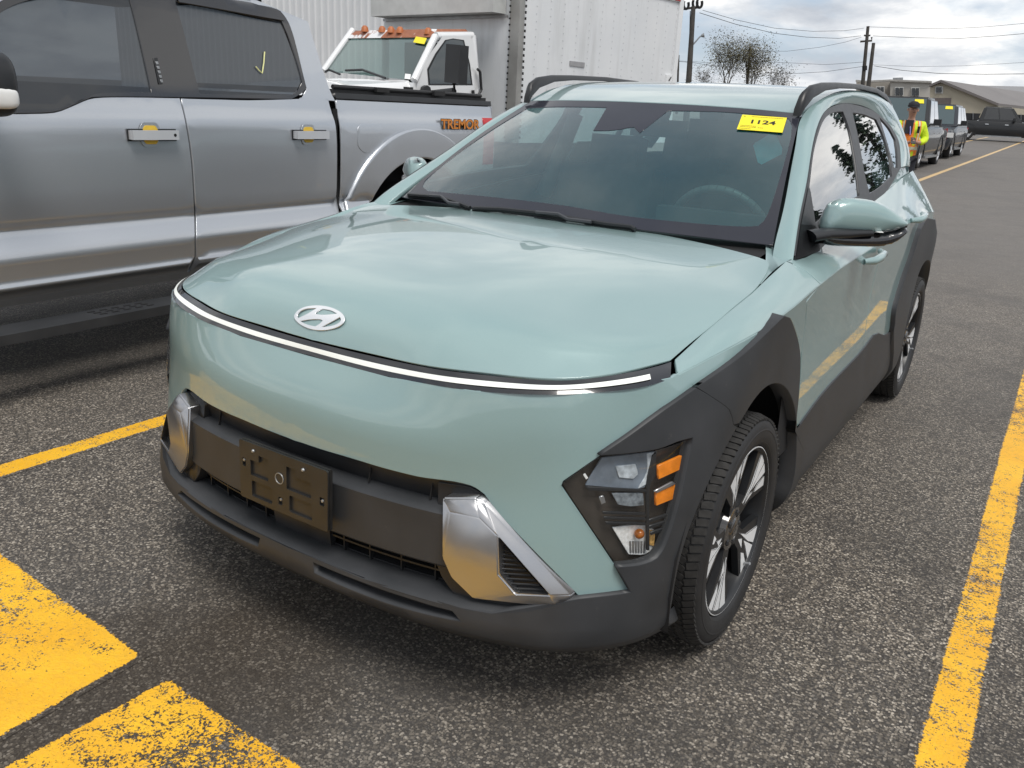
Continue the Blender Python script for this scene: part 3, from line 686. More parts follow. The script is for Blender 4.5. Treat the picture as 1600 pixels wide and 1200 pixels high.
# ---- grille
gr = thing('grille', None, None); gr.parent = KONA
bm = bmesh.new(); R_ = []
for i in range(61):
    x = -.60+1.2*i/60; R_.append([bm.verts.new((x, noseY(x, .60)+dy, z)) for dy, z in ((.010, .628), (.020, .600), (.030, .558), (.060, .52), (.085, .34))])
for i in range(60):
    for k in range(4): bm.faces.new((R_[i][k], R_[i][k+1], R_[i+1][k+1], R_[i+1][k]))
frombm('grille_panel', bm, M['grille'], gr, angle=60)
bm = bmesh.new()
for x in (-.33, .22, .385): a = noseY(x, .60); bx(bm, (x, a+.022, .586), (.0025, .006, .062), rx=rd(-14))
loose(frombm('grille_seam', bm, M['dark'], gr))
bm = bmesh.new(); sweepx(bm, -.462, .462, [(.070, .556), (.030, .555), (.004, .545), (.000, .541), (.000, .415), (.006, .408), (.07, .405)], zref=.50)
cb = frombm('crossbar', bm, clad, gr, angle=35)
bm = bmesh.new(); sweepx(bm, -.47, .47, [(.05, .384), (.036, .384), (.036, .379), (.05, .379)], zref=.40)
sweepx(bm, -.47, .47, [(.075, .356), (.045, .356), (.045, .352), (.075, .352)], zref=.40)
for x in (-.40, -.31, -.22, -.14, .14, .22, .31, .40): bx(bm, (x, noseY(x, .40)+.043, .378), (.0035, .014, .052))
frombm('grille_mesh', bm, M['trim'], gr, angle=30)
bm = bmesh.new(); sweepx(bm, -.10, .10, [(.05, .415), (.028, .40), (.034, .345), (.05, .345)], n=8, zref=.40); frombm('grille_plug', bm, M['grille'], gr, angle=30)
bm = bmesh.new(); R_ = []
for i in range(49):
    x = -.62+1.24*i/48; y = noseY(x, .335); t = max(0, abs(x)-.45)/.17
    R_.append([bm.verts.new((x, y+dy, z)) for dy, z in ((-.0155, .3345), (-.003, .3435), (.03, .3485), (.058, .352), (.075, .344), (.09, .30))])
for i in range(48):
    for k in range(5): bm.faces.new((R_[i][k], R_[i][k+1], R_[i+1][k+1], R_[i+1][k]))
frombm('bumper_ledge', bm, clad, KONA, angle=60)

# ---- plate bracket
def flat(name, frame, outer, holes, m, parent, th=.004, z0=0.):
    """flat plate with real openings; outer/holes are 2D loops in the frame"""
    V = []; E = []
    for lp in [outer]+holes:
        b = len(V); n = len(lp); V += [Vector(p) for p in lp]; E += [(b+i, b+(i+1) % n) for i in range(n)]
    r = delaunay_2d_cdt(V, E, [], 0, 1e-7); vo = np.array([tuple(v) for v in r[0]]); T = []
    for f in r[2]:
        c = vo[list(f)].mean(0)[None]
        if inpoly(c, np.array(outer))[0] and not any(inpoly(c, np.array(h))[0] for h in holes): T.append(f)
    bm = bmesh.new(); A = [bm.verts.new(frame @ Vector((x, y, z0+th))) for x, y in vo]; B = [bm.verts.new(frame @ Vector((x, y, z0))) for x, y in vo]
    ed = {}
    for f in T:
        bm.faces.new([A[i] for i in f]); bm.faces.new([B[i] for i in f][::-1])
        for i in range(len(f)):
            e = (f[i], f[(i+1) % len(f)]); ed[e] = 1
    for a, b in ed:
        if (b, a) not in ed: bm.faces.new((A[b], A[a], B[a], B[b]))
    return frombm(name, bm, m, parent, angle=30)
def rrect(x0, y0, x1, y1, r, n=4):
    o = []
    for cx, cy, a0 in ((x1-r, y0+r, -90), (x1-r, y1-r, 0), (x0+r, y1-r, 90), (x0+r, y0+r, 180)):
        for i in range(n+1): a = rd(a0+90*i/n); o.append((cx+r*cos(a), cy+r*sin(a)))
    return o
def circ(cx, cy, r, n=20): return [(cx+r*cos(2*pi*i/n), cy+r*sin(2*pi*i/n)) for i in range(n)]
PB = thing('plate_bracket', None, None); PB.parent = KONA
PF = frame4((0, -.790, .510), (1, 0, 0), (0, .03, 1))
w2, h2 = .153, .077
bm = bmesh.new(); bx(bm, (0, 0, -.010), (2*w2, 2*h2, .012)); bmesh.ops.transform(bm, matrix=PF, verts=bm.verts); frombm('backing', bm, M['plate'], PB, bev=.002, angle=40)
fx = lambda u: -w2+2*w2*u
fy = lambda v: h2-2*h2*v
def rr(u0, v0, u1, v1, r=.004): return rrect(fx(u0), fy(v1), fx(u1), fy(v0), r)
hol = [[(fx(.13), fy(.29)), (fx(.23), fy(.29)), (fx(.23), fy(.17)), (fx(.34), fy(.17)), (fx(.34), fy(.55)), (fx(.13), fy(.55))][::-1], rr(.14, .64, .38, .92), [(fx(.55), fy(.17)), (fx(.65), fy(.17)), (fx(.65), fy(.29)), (fx(.82), fy(.29)), (fx(.82), fy(.55)), (fx(.55), fy(.55))][::-1], rr(.58, .64, .83, .92),
       rr(.035, .30, .075, .44, .002), rr(.915, .46, .965, .60, .002), rr(.455, .74, .50, .87, .002)]
flat('bracket_face', PF, rrect(-w2, -h2, w2, h2, .006), hol, M['plate'], PB, th=.006, z0=-.004)
bm = bmesh.new()
for u, v in ((.17, .12), (.74, .12)): 
    lathe(bm, [(0.000, .0001), (.0042, .0001), (.0040, .003), (.0015, .0048), (0, .0050)][::-1], 14, 'Z', (fx(u), fy(v), .002))
lathe(bm, [(.002, .012), (.0035, .0125), (.0035, .0145), (.002, .015)], 24, 'Z', (fx(.47), fy(.42), 0))
for a, b in ((.05, .34), (.94, .52), (.478, .78)): lathe(bm, [(0, .0045), (.004, .0035), (.0045, .0001)], 12, 'Z', (fx(a), fy(b), -.002))
bmesh.ops.transform(bm, matrix=PF, verts=bm.verts); loose(frombm('screw', bm, M['steel'], PB, angle=40))

# ---- corner garnishes
gp = {'A': (691, 778, 10), 'B': (742, 778, 10), 'C': (757, 786, 8), 'D': (893, 930, 8), 'E': (886, 942, 2), 'F': (866, 950, 0), 'G': (738, 936, 0), 'H': (704, 903, 4), 'I': (690, 872, 6),
      'a': (702, 800, 26), 'b': (749, 810, 26), 'c': (777, 838, 24), 'd': (858, 931, 15), 'e': (779, 898, 9), 'f': (805, 928, 5)}
gv = {}
for k, (x, y, o) in gp.items():
    uv = S1.px(x, y, (o+6)/1000); q = S1.ev(uv)[0]+S1.der(uv)[2][0]*(o+6)/1000; gv[k] = q
back = np.array([0, .05, 0])
bm = bmesh.new(); vv = {k: bm.verts.new(v) for k, v in gv.items()}
for k in 'ABCDEFGHI': vv[k+'_'] = bm.verts.new(gv[k]+back)
for k in 'cdfe': vv[k+'_'] = bm.verts.new(gv[k]+back*.7)
for f in ('A B b a', 'B C c b', 'C D d c', 'D E d', 'E F d', 'A a I', 'a b c e I', 'e f G H', 'I e H', 'f d F G'): bm.faces.new([vv[k] for k in f.split()])
r9 = 'ABCDEFGHI'
for i in range(9): a, b = r9[i], r9[(i+1) % 9]; bm.faces.new([vv[a], vv[b], vv[b+'_'], vv[a+'_']])
for a, b in ('cd', 'df', 'fe', 'ec'): bm.faces.new([vv[a], vv[b], vv[b+'_'], vv[a+'_']])
bmesh.ops.recalc_face_normals(bm, faces=bm.faces)
bmesh.ops.bevel(bm, geom=[e for e in bm.edges if len(e.link_faces) == 2 and e.calc_face_angle(0) > .15], offset=.0035, segments=3, affect='EDGES', clamp_overlap=True)
ga = frombm('bumper_garnish', bm, M['satin'], KONA, angle=50); 
gb = mirror_obj(ga)
# ribbed vent in each garnish and the black surround behind it
def pxpoly(S, pts, off): return [S.ev(S.px(x, y, off))[0]+S.der(S.px(x, y, off))[2][0]*off for x, y in pts]
vt = panel('garnish_vent', S1, outline(S1, [(776, 836, 'c'), (862, 934, 'c'), (804, 930, 'c'), (777, 900, 'c')], off=-.006), M['trim'], ga, off=-.006, lip=0, res=.02)
bm = bmesh.new()
for k in range(11):
    y0 = 850+k*7.6; xr = 776+(y0-836)*.88; 
    xl = 777 if y0 < 898 else 777+(y0-898)*.9
    if xr-xl < 3: continue
    q = pxpoly(S1, [(xl, y0+.02*(xl-777)), (xr, y0+3)], .002); tube(bm, q, .0022, 5)
vr = frombm('vent_rib', bm, M['trim'], ga, angle=60); vr['kind'] = 'thing'
v2 = mirror_obj(vt, parent=gb)
for q_ in loose(vr): mirror_obj(q_, 'vent_rib', parent=gb)
sur = [(684, 754, 'c'), (735, 762), (756, 776, 'c'), (846, 876), (906, 938, 'c'), (893, 955), (866, 962, 'c'), (738, 948), (696, 912), (680, 880, 'c')]
s_ = panel('garnish_surround', S1, outline(S1, sur, off=-.012), M['trim'], KONA, off=-.014, lip=.03)
mirror_obj(s_)

# ---- headlight
HLo = [(878, 756, 'c'), (909, 733), (938, 713, 'c'), (984, 709), (1028, 703), (1080, 686, 'c'), (1071, 735), (1061, 784), (1049, 823), (1035, 860, 'c'), (1023, 873), (1008, 880), (986, 884), (965, 885.5, 'c'), (922, 822)]
def hpanel(name, pts, m, par, off, lip=.006, res=.03): return panel(name, S1, outline(S1, pts, off=off, step=10), m, par, off=off, lip=lip, gap=.0003, res=res, rnd=.0008)
H = thing('headlight', None, None); H.parent = KONA
hpanel('housing', HLo, simple('housing_brown_reflection', (.060, .050, .042), .16, var=.35, sc=9), H, -.030, lip=0)  # brown tone paints in the ground's reflection on the lens
hpanel('bezel', [(941, 716, 'c'), (1026, 706, 'c'), (1022, 735), (1010, 757, 'c'), (996, 764), (915, 758, 'c')], simple('smoked_light_guide', (.17, .20, .24), .12, var=.3, sc=20), H, -.014)
hpanel('projector', [(963, 729, 'c'), (993, 726, 'c'), (997, 741), (990, 748, 'c'), (968, 746, 'c')], simple('projector_glass_upper', (.42, .46, .50), .08, var=.4, sc=60), H, -.010, res=.01)
hpanel('projector', [(957, 771, 'c'), (1005, 771, 'c'), (1006, 789, 'c'), (985, 791), (966, 788, 'c')], simple('projector_glass_lower', (.17, .19, .21), .06, var=.6, sc=70), H, -.010, res=.01)
hpanel('light_guide_edge', [(1012, 709, 'c'), (1026, 707, 'c'), (1022, 736), (1009, 757, 'c'), (998, 763, 'c'), (1012, 738)], simple('frosted_edge', (.52, .56, .60), .15, var=.3, sc=60), H, -.011)
hpanel('marker', [(937, 777, 'c'), (943, 775, 'c'), (946.5, 785, 'c'), (940, 788, 'c')], M['satin'], H, -.009)
hpanel('marker', [(912, 742.5, 'c'), (915, 741, 'c'), (919, 747, 'c'), (916, 749, 'c')], M['white'], H, -.009)
for k, (y0, x0, x1) in enumerate(((800, 942, 1009), (808, 944, 1010), (816, 947, 1010))): hpanel('light_rib', [(x0, y0, 'c'), (x1, y0+2, 'c'), (x1, y0+5, 'c'), (x0+1, y0+3, 'c')], M['trim'], H, -.008)
for x0, y0, x1, y1 in ((1016, 812, 1048, 802), (1016, 822, 1045, 813), (1018, 832, 1041, 824)): hpanel('light_rib', [(x0, y0, 'c'), (x1, y1, 'c'), (x1-1, y1+4, 'c'), (x0, y0+4, 'c')], M['trim'], H, -.008)
hpanel('bulb_reflector', [(958, 825, 'c'), (992, 821, 'c'), (1010, 822), (1024, 829, 'c'), (1021, 856, 'c'), (1008, 866), (983, 866, 'c')], simple('lamp_reflector', (.92, .92, .90), .25, metal=.2, var=.25, sc=150), H, -.018, res=.015)
for k in range(6): hpanel('reflector_flute', [(984+k*4.5, 846, 'c'), (986+k*4.5, 846, 'c'), (987+k*4.2, 864, 'c'), (985+k*4.2, 864, 'c')], M['satin'], H, -.0155, lip=.002)
hpanel('amber_reflector', [(1012, 829, 'c'), (1024, 830, 'c'), (1022, 853, 'c'), (1012, 851, 'c')], simple('amber_flutes', (.45, .26, .08), .2, var=.5, sc=120), H, -.014)
uvb = S1.px(999, 834, -.008); pb = S1.ev(uvb)[0]-S1.der(uvb)[2][0]*.008
bm = bmesh.new(); bmesh.ops.create_uvsphere(bm, u_segments=20, v_segments=12, radius=.0115); bmesh.ops.translate(bm, verts=bm.verts, vec=pb); frombm('bulb', bm, simple('amber_bulb', (.35, .10, .01), .12, sc=90, var=.5), H, angle=180)
hpanel('side_reflector', [(1030, 728, 'c'), (1071, 710, 'c'), (1064, 733, 'c'), (1030, 748.5, 'c')], M['amber'], H, -.004, lip=.008)
hpanel('side_reflector', [(1026, 771, 'c'), (1055, 758, 'c'), (1051, 780, 'c'), (1026, 790, 'c')], M['amber'], H, -.004, lip=.008)
hpanel('reflector_shade', [(1023, 768, 'c'), (1051, 753, 'c'), (1056, 756, 'c'), (1027, 770, 'c')], M['satin'], H, .0)
hpanel('light_divider', [(1021, 712, 'c'), (1026, 707, 'c'), (1023, 745), (1015, 765), (1015, 860, 'c'), (1012, 860, 'c'), (1011, 765)], M['trim'], H, -.006)
hpanel('light_divider', [(915, 761, 'c'), (1014, 766, 'c'), (1014, 769, 'c'), (921, 766, 'c')], M['trim'], H, -.007)
hpanel('lens', HLo, M['lens'], H, .006, lip=.003, res=.03)
hr = thing('headlight', None, None); hr.parent = KONA
for o in [q for q in bpy.data.objects if q.parent == H]: mirror_obj(o, parent=hr)

# ---- emblem on the hood
def em(pts): return outline(S3, [(450+x/16, 465+y/16) + tuple(c) for x, y, *c in pts], off=.002, step=3)
el = [(790+628*cos(2*pi*i/36), 515+295*sin(2*pi*i/36)*1.0+ (70*cos(2*pi*i/36))*.35) for i in range(36)]
eo = [(160, 490), (185, 400), (270, 310), (400, 245), (560, 210), (760, 200), (960, 222), (1130, 270), (1290, 350), (1385, 440), (1415, 530), (1385, 620), (1290, 705), (1150, 765), (980, 805), (800, 815), (620, 795), (470, 750), (330, 680), (220, 590)]
h1 = [(255, 520, 'c'), (225, 450), (290, 350), (420, 285), (560, 265), (730, 262, 'c'), (500, 400)]
h2_ = [(665, 405, 'c'), (760, 330), (880, 280, 'c'), (1080, 320), (1240, 405, 'c'), (1000, 430), (800, 432)]
h3_ = [(300, 585, 'c'), (500, 550), (700, 535), (830, 548), (875, 580, 'c'), (790, 660), (680, 725, 'c'), (520, 690), (390, 640)]
h4_ = [(1300, 480, 'c'), (1330, 560), (1270, 640), (1130, 700), (980, 730), (820, 745, 'c'), (1050, 620)]
class _Bare: pass
S3b = Surf.__new__(Surf); S3b.__dict__.update(S3.__dict__); S3b.sym = False
P_ = S3.P[:, 3:]; e_ = P_[:, 1:][:, ::-1].copy(); e_[..., 0] *= -1; S3b.P = np.concatenate([e_, P_], 1); k_ = S3.kv[3:]; S3b.kv = np.r_[-k_[1:][::-1], k_]; S3b.v0 = S3b.kv[0]; S3b.bvh = None
S3b.cv = np.linspace(S3b.kv[0], S3b.kv[-1], 2401); S3b.Bv = basis(S3b.kv, S3b.cv)
def em(pts, o=.002): return outline(S3b, [(450+p[0]/16, 465+p[1]/16)+tuple(p[2:]) for p in pts], off=o, step=3)
panel('emblem', S3b, em(eo), M['satin_bright'] if 'satin_bright' in M else simple('bright_emblem', (.80, .82, .84), .22, metal=.6, var=.03), KONA, holes=[em(h) for h in (h1, h2_, h3_, h4_)], off=.003, gap=.0002, lip=.003, rnd=.0006, res=.02)

# ---- side windows
FTc = [(1241, 405, 'c')]+FT[1:12]+[(1407, 262, 'c'), (1386, 297), (1366, 314), (1320, 352), (1276, 394, 'c')]
W1 = [(1263.5, 292, 'c'), (1270, 240), (1279, 205), (1287, 187), (1296, 178.5), (1306, 175), (1316, 174.5, 'c'), (1324, 195), (1330, 219), (1337, 262), (1342, 306, 'c'), (1306, 324), (1270, 352, 'c'), (1265, 320)]
W2 = [(1331, 176, 'c'), (1350, 179.5), (1368, 187, 'c'), (1380, 214), (1390, 250), (1393, 276, 'c'), (1375, 292), (1358, 303, 'c'), (1350, 272), (1341, 220)]
W3 = [(1373, 183, 'c'), (1388, 200), (1398, 218, 'c'), (1401, 240), (1401.5, 263, 'c'), (1396, 262, 'c'), (1385, 222)]
hs = [outline(S4, w, off=0, step=6) for w in (W1, W2, W3)]
fr2 = panel('window_frame', S4, outline(S4, FTc, step=6), simple('window_frame_trim', (.028, .029, .032), .4), KONA, holes=hs, off=.003, mirror='copy', lip=.015, gap=.0006)
for w, m_ in zip((W1, W2, W3), ('side_glass', 'side_glass', 'side_glass')):
    a, b = panel('side_window', S4, outline(S4, w, step=6), M[m_], None, off=-.002, mirror='copy', lip=0, gap=-.002); a.parent = fr2[0]; b.parent = fr2[1]

# ---- roof rails
for s in (1, -1):
    bm = bmesh.new(); rp = [(.568, 1.10, 1.432, .014, .016), (.572, 1.125, 1.470, .015, .026), (.577, 1.19, 1.501, .015, .021), (.583, 1.32, 1.524, .015, .014), (.590, 1.5, 1.536, .014, .011), (.594, 1.85, 1.547, .014, .010), (.594, 2.2, 1.545, .014, .010), (.590, 2.45, 1.527, .015, .013), (.582, 2.62, 1.504, .014, .013), (.575, 2.76, 1.474, .008, .01)]
    R_ = []
    for x, y, z, hw, hh in rp:
        R_.append([bm.verts.new((s*(x+a*hw), y, z+b*hh)) for a, b in ((-1, -1), (-.9, .5), (-.4, 1), (.4, 1), (.9, .5), (1, -1))])
    for i in range(len(R_)-1):
        for k in range(6): bm.faces.new((R_[i][k], R_[i][(k+1) % 6], R_[i+1][(k+1) % 6], R_[i+1][k]))
    bm.faces.new(R_[0]); bm.faces.new(R_[-1])
    o = frombm('roof_rail', bm, M['trim'], KONA, angle=50)

# ---- mirrors
def inflate(name, pts, o, d, m, parent, front=.05, back=.05, step=9, pw=.5):
    """closed rounded body whose outline is traced on an upright plane (point o, direction d)"""
    o = np.array(o, float); d = np.array(d, float); d /= np.linalg.norm(d); n = np.array([d[1], -d[0], 0.]); cor = {i for i, p in enumerate(pts) if len(p) > 2}
    q = crom([p[:2] for p in pts], True, step, cor); L2 = []
    for x, y in q:
        r = ray(x, y); t = ((o-CAM)@n)/(r@n); p = CAM+t*r; L2.append(((p-o)@d, p[2]-o[2]))
    L2 = np.array(L2); mn, mx_ = L2.min(0), L2.max(0); g = .008; U, V = np.meshgrid(np.arange(mn[0], mx_[0], g), np.arange(mn[1], mx_[1], g)); I = np.stack([U.ravel(), V.ravel()], 1); I = I[inpoly(I, L2)]
    def dist(P):
        a = L2; b = np.roll(L2, -1, 0); ab = b-a; w = P[:, None]-a[None]; t = np.clip((w*ab).sum(2)/((ab*ab).sum(1)+1e-12), 0, 1); return np.linalg.norm(w-t[..., None]*ab, axis=2).min(1)
    D = dist(I); I = I[D > .004]; D = D[D > .004]; A = np.r_[L2, I]; Dm = np.r_[np.zeros(len(L2)), D/D.max()]
    r = delaunay_2d_cdt([Vector(p) for p in A], [(i, (i+1) % len(L2)) for i in range(len(L2))], [], 0, 1e-7)
    vo = np.array([tuple(v) for v in r[0]]); hh = np.zeros(len(vo))
    for i, og in enumerate(r[3]):
        if og: hh[i] = Dm[og[0]]
    T = [f for f in r[2] if len(f) == 3 and inpoly(vo[list(f)].mean(0)[None], L2)[0]]
    f_ = (1-(1-hh)**2)**pw; bm = bmesh.new(); P0 = o+vo[:, :1]*d+vo[:, 1:]*np.array([0, 0, 1.])
    F_ = [bm.verts.new(p+n*front*k) for p, k in zip(P0, f_)]; B_ = [F_[i] if hh[i] < 1e-6 else bm.verts.new(P0[i]-n*back*f_[i]) for i in range(len(vo))]
    for t in T:
        bm.faces.new([F_[i] for i in t])
        if len({B_[i] for i in t} & {F_[i] for i in t}) < 3: bm.faces.new([B_[i] for i in t][::-1])
    return frombm(name, bm, m, parent, angle=70)
MR = thing('side_mirror', None, None); MR.parent = KONA
MO, MD = (.85, .72, 1.1), (.74, .67, 0)
sh = inflate('mirror_shell', [(1281, 361, 'c'), (1287, 338), (1299, 316, 'c'), (1318, 309.5), (1354, 311.5), (1379, 319), (1400, 333), (1420, 350, 'c'), (1404, 357), (1375, 363), (1351, 365), (1320, 364)], MO, MD, mint, MR, .038, .05, pw=.36)
lo = inflate('mirror_base', [(1270, 360, 'c'), (1281, 360), (1320, 363), (1351, 364), (1375, 362), (1404, 356), (1420, 350.5, 'c'), (1408, 367), (1390, 380), (1372, 385), (1345, 385.5), (1300, 384), (1280, 380, 'c')], MO, MD, M['gloss_black'], MR, .038, .045, pw=.36)
inflate('turn_signal', [(1349, 362, 'c'), (1358, 359), (1390, 357.5), (1419, 349, 'c'), (1412, 355), (1385, 362), (1351, 364.5, 'c')], (.845, .705, 1.1), MD, M['white'], MR, .035, .02, step=5)
bm = bmesh.new(); tube(bm, [(.80, .60, 1.07), (.835, .645, 1.083), (.88, .71, 1.083), (.94, .77, 1.09)], [.034, .032, .028, .02], 10); bmesh.ops.scale(bm, vec=(1, 1, .55), space=Matrix.Translation((0, 0, -1.07)), verts=bm.verts); frombm('mirror_arm', bm, M['trim'], MR, angle=60)
bm = bmesh.new(); sail = [S4.ev(S4.px(*p))[0]+np.array([.006, 0, 0]) for p in [(1240.5, 405), (1249, 350), (1261, 290), (1264, 300), (1272, 352), (1279, 392)]]; sv = [bm.verts.new(p) for p in sail]; bm.faces.new(sv)
bmesh.ops.solidify(bm, geom=bm.faces[:], thickness=.012); frombm('mirror_sail', bm, M['trim'], MR)
MR2 = thing('side_mirror', None, None); MR2.parent = KONA
for o in [q for q in bpy.data.objects if q.parent == MR]: mirror_obj(o, parent=MR2)

# ---- door handles
for (x, y), par in (((1437, 318), DR), ((1362, 392), DF)):
    uv = S2.px(x, y, .0); 
for k, (yy, zz_, par) in enumerate(((1.10, .955, DF), (2.0, 1.02, DR))):
    for s in (0, 1):
        sg = 1 if s == 0 else -1
        uv = S1.yz(yy, zz_); p0 = S1.ev(uv)[0]
        bm = bmesh.new(); pts = [(sg*(p0[0]+dx), yy+dy, zz_+.004*i) for i, (dx, dy) in enumerate(((.0, -.10), (.028, -.07), (.034, 0), (.032, .06), (.012, .10)))]
        tube(bm, pts, [.010, .014, .015, .014, .010], 10); o = frombm('door_handle', bm, mint, par[s], angle=60)

# ---- wheels
def wheel():
    R0 = thing('wheel', None, None)
    bm = bmesh.new()
    lathe(bm, [(.088, .236), (.098, .241), (.103, .254), (.1055, .270), (.1045, .286), (.100, .301), (.090, .312), (.076, .3165), (.0, .3180), (-.076, .3165), (-.09, .312), (-.105, .275), (-.09, .236)], 120)
    # raised ring on the sidewall
    lathe(bm, [(.1053, .279), (.1062, .281), (.1056, .284), (.1045, .285)], 120); lathe(bm, [(.1000, .246), (.1016, .248), (.1012, .251)], 120)
    ty = frombm('tyre', bm, M['rubber'], R0, angle=50)
    bm = bmesh.new(); n = 92
    for i in range(n):
        a = 2*pi*i/n
        for row, (xc, w, tw, rr_) in enumerate(((.084, .030, .25, .3145), (.053, .027, -.45, .3180), (.018, .027, .45, .3190), (-.018, .027, -.45, .3190), (-.053, .027, .45, .3180), (-.084, .030, -.25, .3145))):
            aa = a+(row % 2)*pi/n; t = 2*pi*.32/n*.74
            mt = Matrix.Rotation(aa, 4, 'X') @ Matrix.Translation((xc, 0, rr_)) @ Matrix.Rotation((.30 if row == 0 else -.30 if row == 5 else 0), 4, 'Y') @ Matrix.Rotation(tw, 4, 'Z')
            vs_ = [bm.verts.new(mt @ Vector((x*w/2, y*t/2, z))) for z in (-.003, .003) for x, y in ((-1, -1), (1, -1), (1, 1), (-1, 1))]
            for f in ((4, 5, 6, 7), (0, 1, 5, 4), (1, 2, 6, 5), (2, 3, 7, 6), (3, 0, 4, 7)): bm.faces.new([vs_[k] for k in f])
    me = bpy.data.meshes.new('tread'); bm.to_mesh(me); bm.free(); link('tread', me, R0, M['tread'])
    bm = bmesh.new(); lathe(bm, [(.093, .236), (.096, .231), (.090, .224), (.080, .221), (.0, .210), (-.09, .205)], 96); rim = frombm('rim', bm, M['trim'], R0, angle=40)
    bm = bmesh.new(); lathe(bm, [(.0945, .2345), (.0958, .2325), (.0950, .2308), (.092, .2300)], 96); frombm('rim_lip', bm, M['machined'], R0, angle=60)
    bm = bmesh.new(); lathe(bm, [(.012, .15), (.018, .15), (.018, .06), (.012, .06)], 48, close=True); frombm('brake_disc', bm, M['steel'], R0, angle=40)
    bm = bmesh.new(); bx(bm, (.02, .11, .04), (.05, .07, .13)); frombm('brake_caliper', bm, M['dark'], R0)
    # spokes
    def P(a, r, x): return (x, r*sin(rd(a)), r*cos(rd(a)))
    def prism(bm, pl, th=.014):
        A = [bm.verts.new(p) for p in pl]; B = [bm.verts.new((p[0]-th, p[1], p[2])) for p in pl]; bm.faces.new(A); bm.faces.new(B[::-1])
        for i in range(len(pl)): bm.faces.new((A[i], A[(i+1) % len(pl)], B[(i+1) % len(pl)], B[i]))
    bk = bmesh.new(); sv_ = bmesh.new()
    for k in range(5):
        o = 72*k; bk = bmesh.new(); sv_ = bmesh.new()
        prism(bk, [P(o-25, .226, .0845), P(o-18, .2285, .0865), P(o-4, .2290, .0868), P(o+9, .2285, .0862), P(o+25, .226, .0845), P(o+15, .12, .0785), P(o+24, .05, .073), P(o-26, .05, .073), P(o-13, .10, .078)], .02)
        prism(sv_, [P(o-17.5, .2285, .0885), P(o-4.5, .2295, .0890), P(o-2.5, .170, .0860), P(o-5.5, .080, .0790), P(o-8.5, .140, .0835)], .006)
        prism(sv_, [P(o-2.9, .2295, .0890), P(o+9.0, .2285, .0882), P(o+3.5, .165, .0850), P(o-0.5, .130, .0825)], .006)
        prism(sv_, [P(o+12.5, .2280, .0872), P(o+22, .2275, .0855), P(o+12.5, .150, .0820), P(o+9.0, .175, .0845)], .006)
        prism(sv_, [P(o-1.0, .118, .0810), P(o+9.0, .145, .0820), P(o+6, .085, .0775)], .006)
        # web to the neighbouring spoke
        prism(bk, [P(o+12, .060, .060), P(o+26, .115, .058), P(o+44, .115, .058), P(o+60, .060, .060)], .02)
        bmesh.ops.recalc_face_normals(sv_, faces=sv_.faces)
        for f_ in sv_.faces: f_.material_index = 1
        me = bpy.data.meshes.new('t'); sv_.to_mesh(me); sv_.free(); bk.from_mesh(me); bpy.data.meshes.remove(me); so2 = frombm('spoke', bk, M['trim'], R0, bev=.001, angle=30); so2.data.materials.append(M['machined'])
    bm = bmesh.new(); lathe(bm, [(.060, .066), (.076, .060), (.080, .042), (.079, .034), (.081, .031), (.0835, .028), (.085, .012), (.0855, .0005)], 40); hub = frombm('hub', bm, M['gloss_black'], R0, angle=35)
    bm = bmesh.new(); 
    for i in range(24):
        a0, a1 = 2*pi*i/24, 2*pi*(i+1)/24; v = [bm.verts.new((.0862, r*cos(a)*.020, r*sin(a)*.011)) for r, a in ((1, a0), (1, a1), (.8, a1), (.8, a0))]; bm.faces.new(v)
    for q in ([(-.010, -.006), (-.005, -.008), (.003, .0005), (-.003, .0005)], [(-.003, -.0006), (.003, -.0006), (.010, .006), (.005, .008)]): bm.faces.new([bm.verts.new((.0864, a, b)) for a, b in q])
    frombm('hub_emblem', bm, M['satin'], R0)
    bm = bmesh.new()
    for k in range(5):
        a = rd(72*k+36); lathe(bm, [(.070, .011), (.080, .010), (.083, .007), (.083, .0005)], 6, c=(0, .044*sin(a), .044*cos(a)))
    loose(frombm('lug_nut', bm, M['trim'], R0))
    a = rd(158); bm = bmesh.new(); tube(bm, [(.082, .214*sin(a), .214*cos(a)), (.105, .200*sin(a), .200*cos(a))], [.0035, .0045], 8); frombm('valve', bm, M['steel'], R0)
    return R0
w0 = wheel()
for i, (sx, y) in enumerate(((1, 0), (1, 2.66), (-1, 0), (-1, 2.66))):
    w = w0 if i == 0 else copy_tree(w0)
    w.parent = KONA; w.location = (sx*.790, y, .3475); w.rotation_euler = (rd(17 if i == 0 else 40*i), 0, 0 if sx > 0 else pi)

# ---- wipers
cowl = bmesh.new(); 
for a in range(30):
    pass
cg = [(x, .30+.06*(x/.7)**2, 1.015) for x in np.linspace(-.72, .72, 25)]; cg2 = [(x, .47+.07*(x/.7)**2, 1.035) for x in np.linspace(-.72, .72, 25)]
A = [cowl.verts.new(p) for p in cg]; B = [cowl.verts.new(p) for p in cg2]
for i in range(24): cowl.faces.new((A[i], A[i+1], B[i+1], B[i]))
frombm('cowl', cowl, M['dark'], KONA)
for pts in ([(638, 304), (665, 306), (690, 308.5), (712, 316), (731, 328)], [(738, 326.5), (780, 326), (840, 332), (900, 342), (950, 350), (986, 354), (992, 359)]):
    wv = [S7F.ev(S7F.px(x, y, .018))[0]+S7F.der(S7F.px(x, y, .018))[2][0]*.018 for x, y in pts]
    bm = bmesh.new(); tube(bm, wv, .0065, 6); 
    wv2 = [S7F.ev(S7F.px(x, y+3.0, .006))[0]+S7F.der(S7F.px(x, y+3.0, .006))[2][0]*.006 for x, y in pts]
    tube(bm, wv2, .006, 5); frombm('wiper_blade', bm, M['trim'], KONA, angle=50)
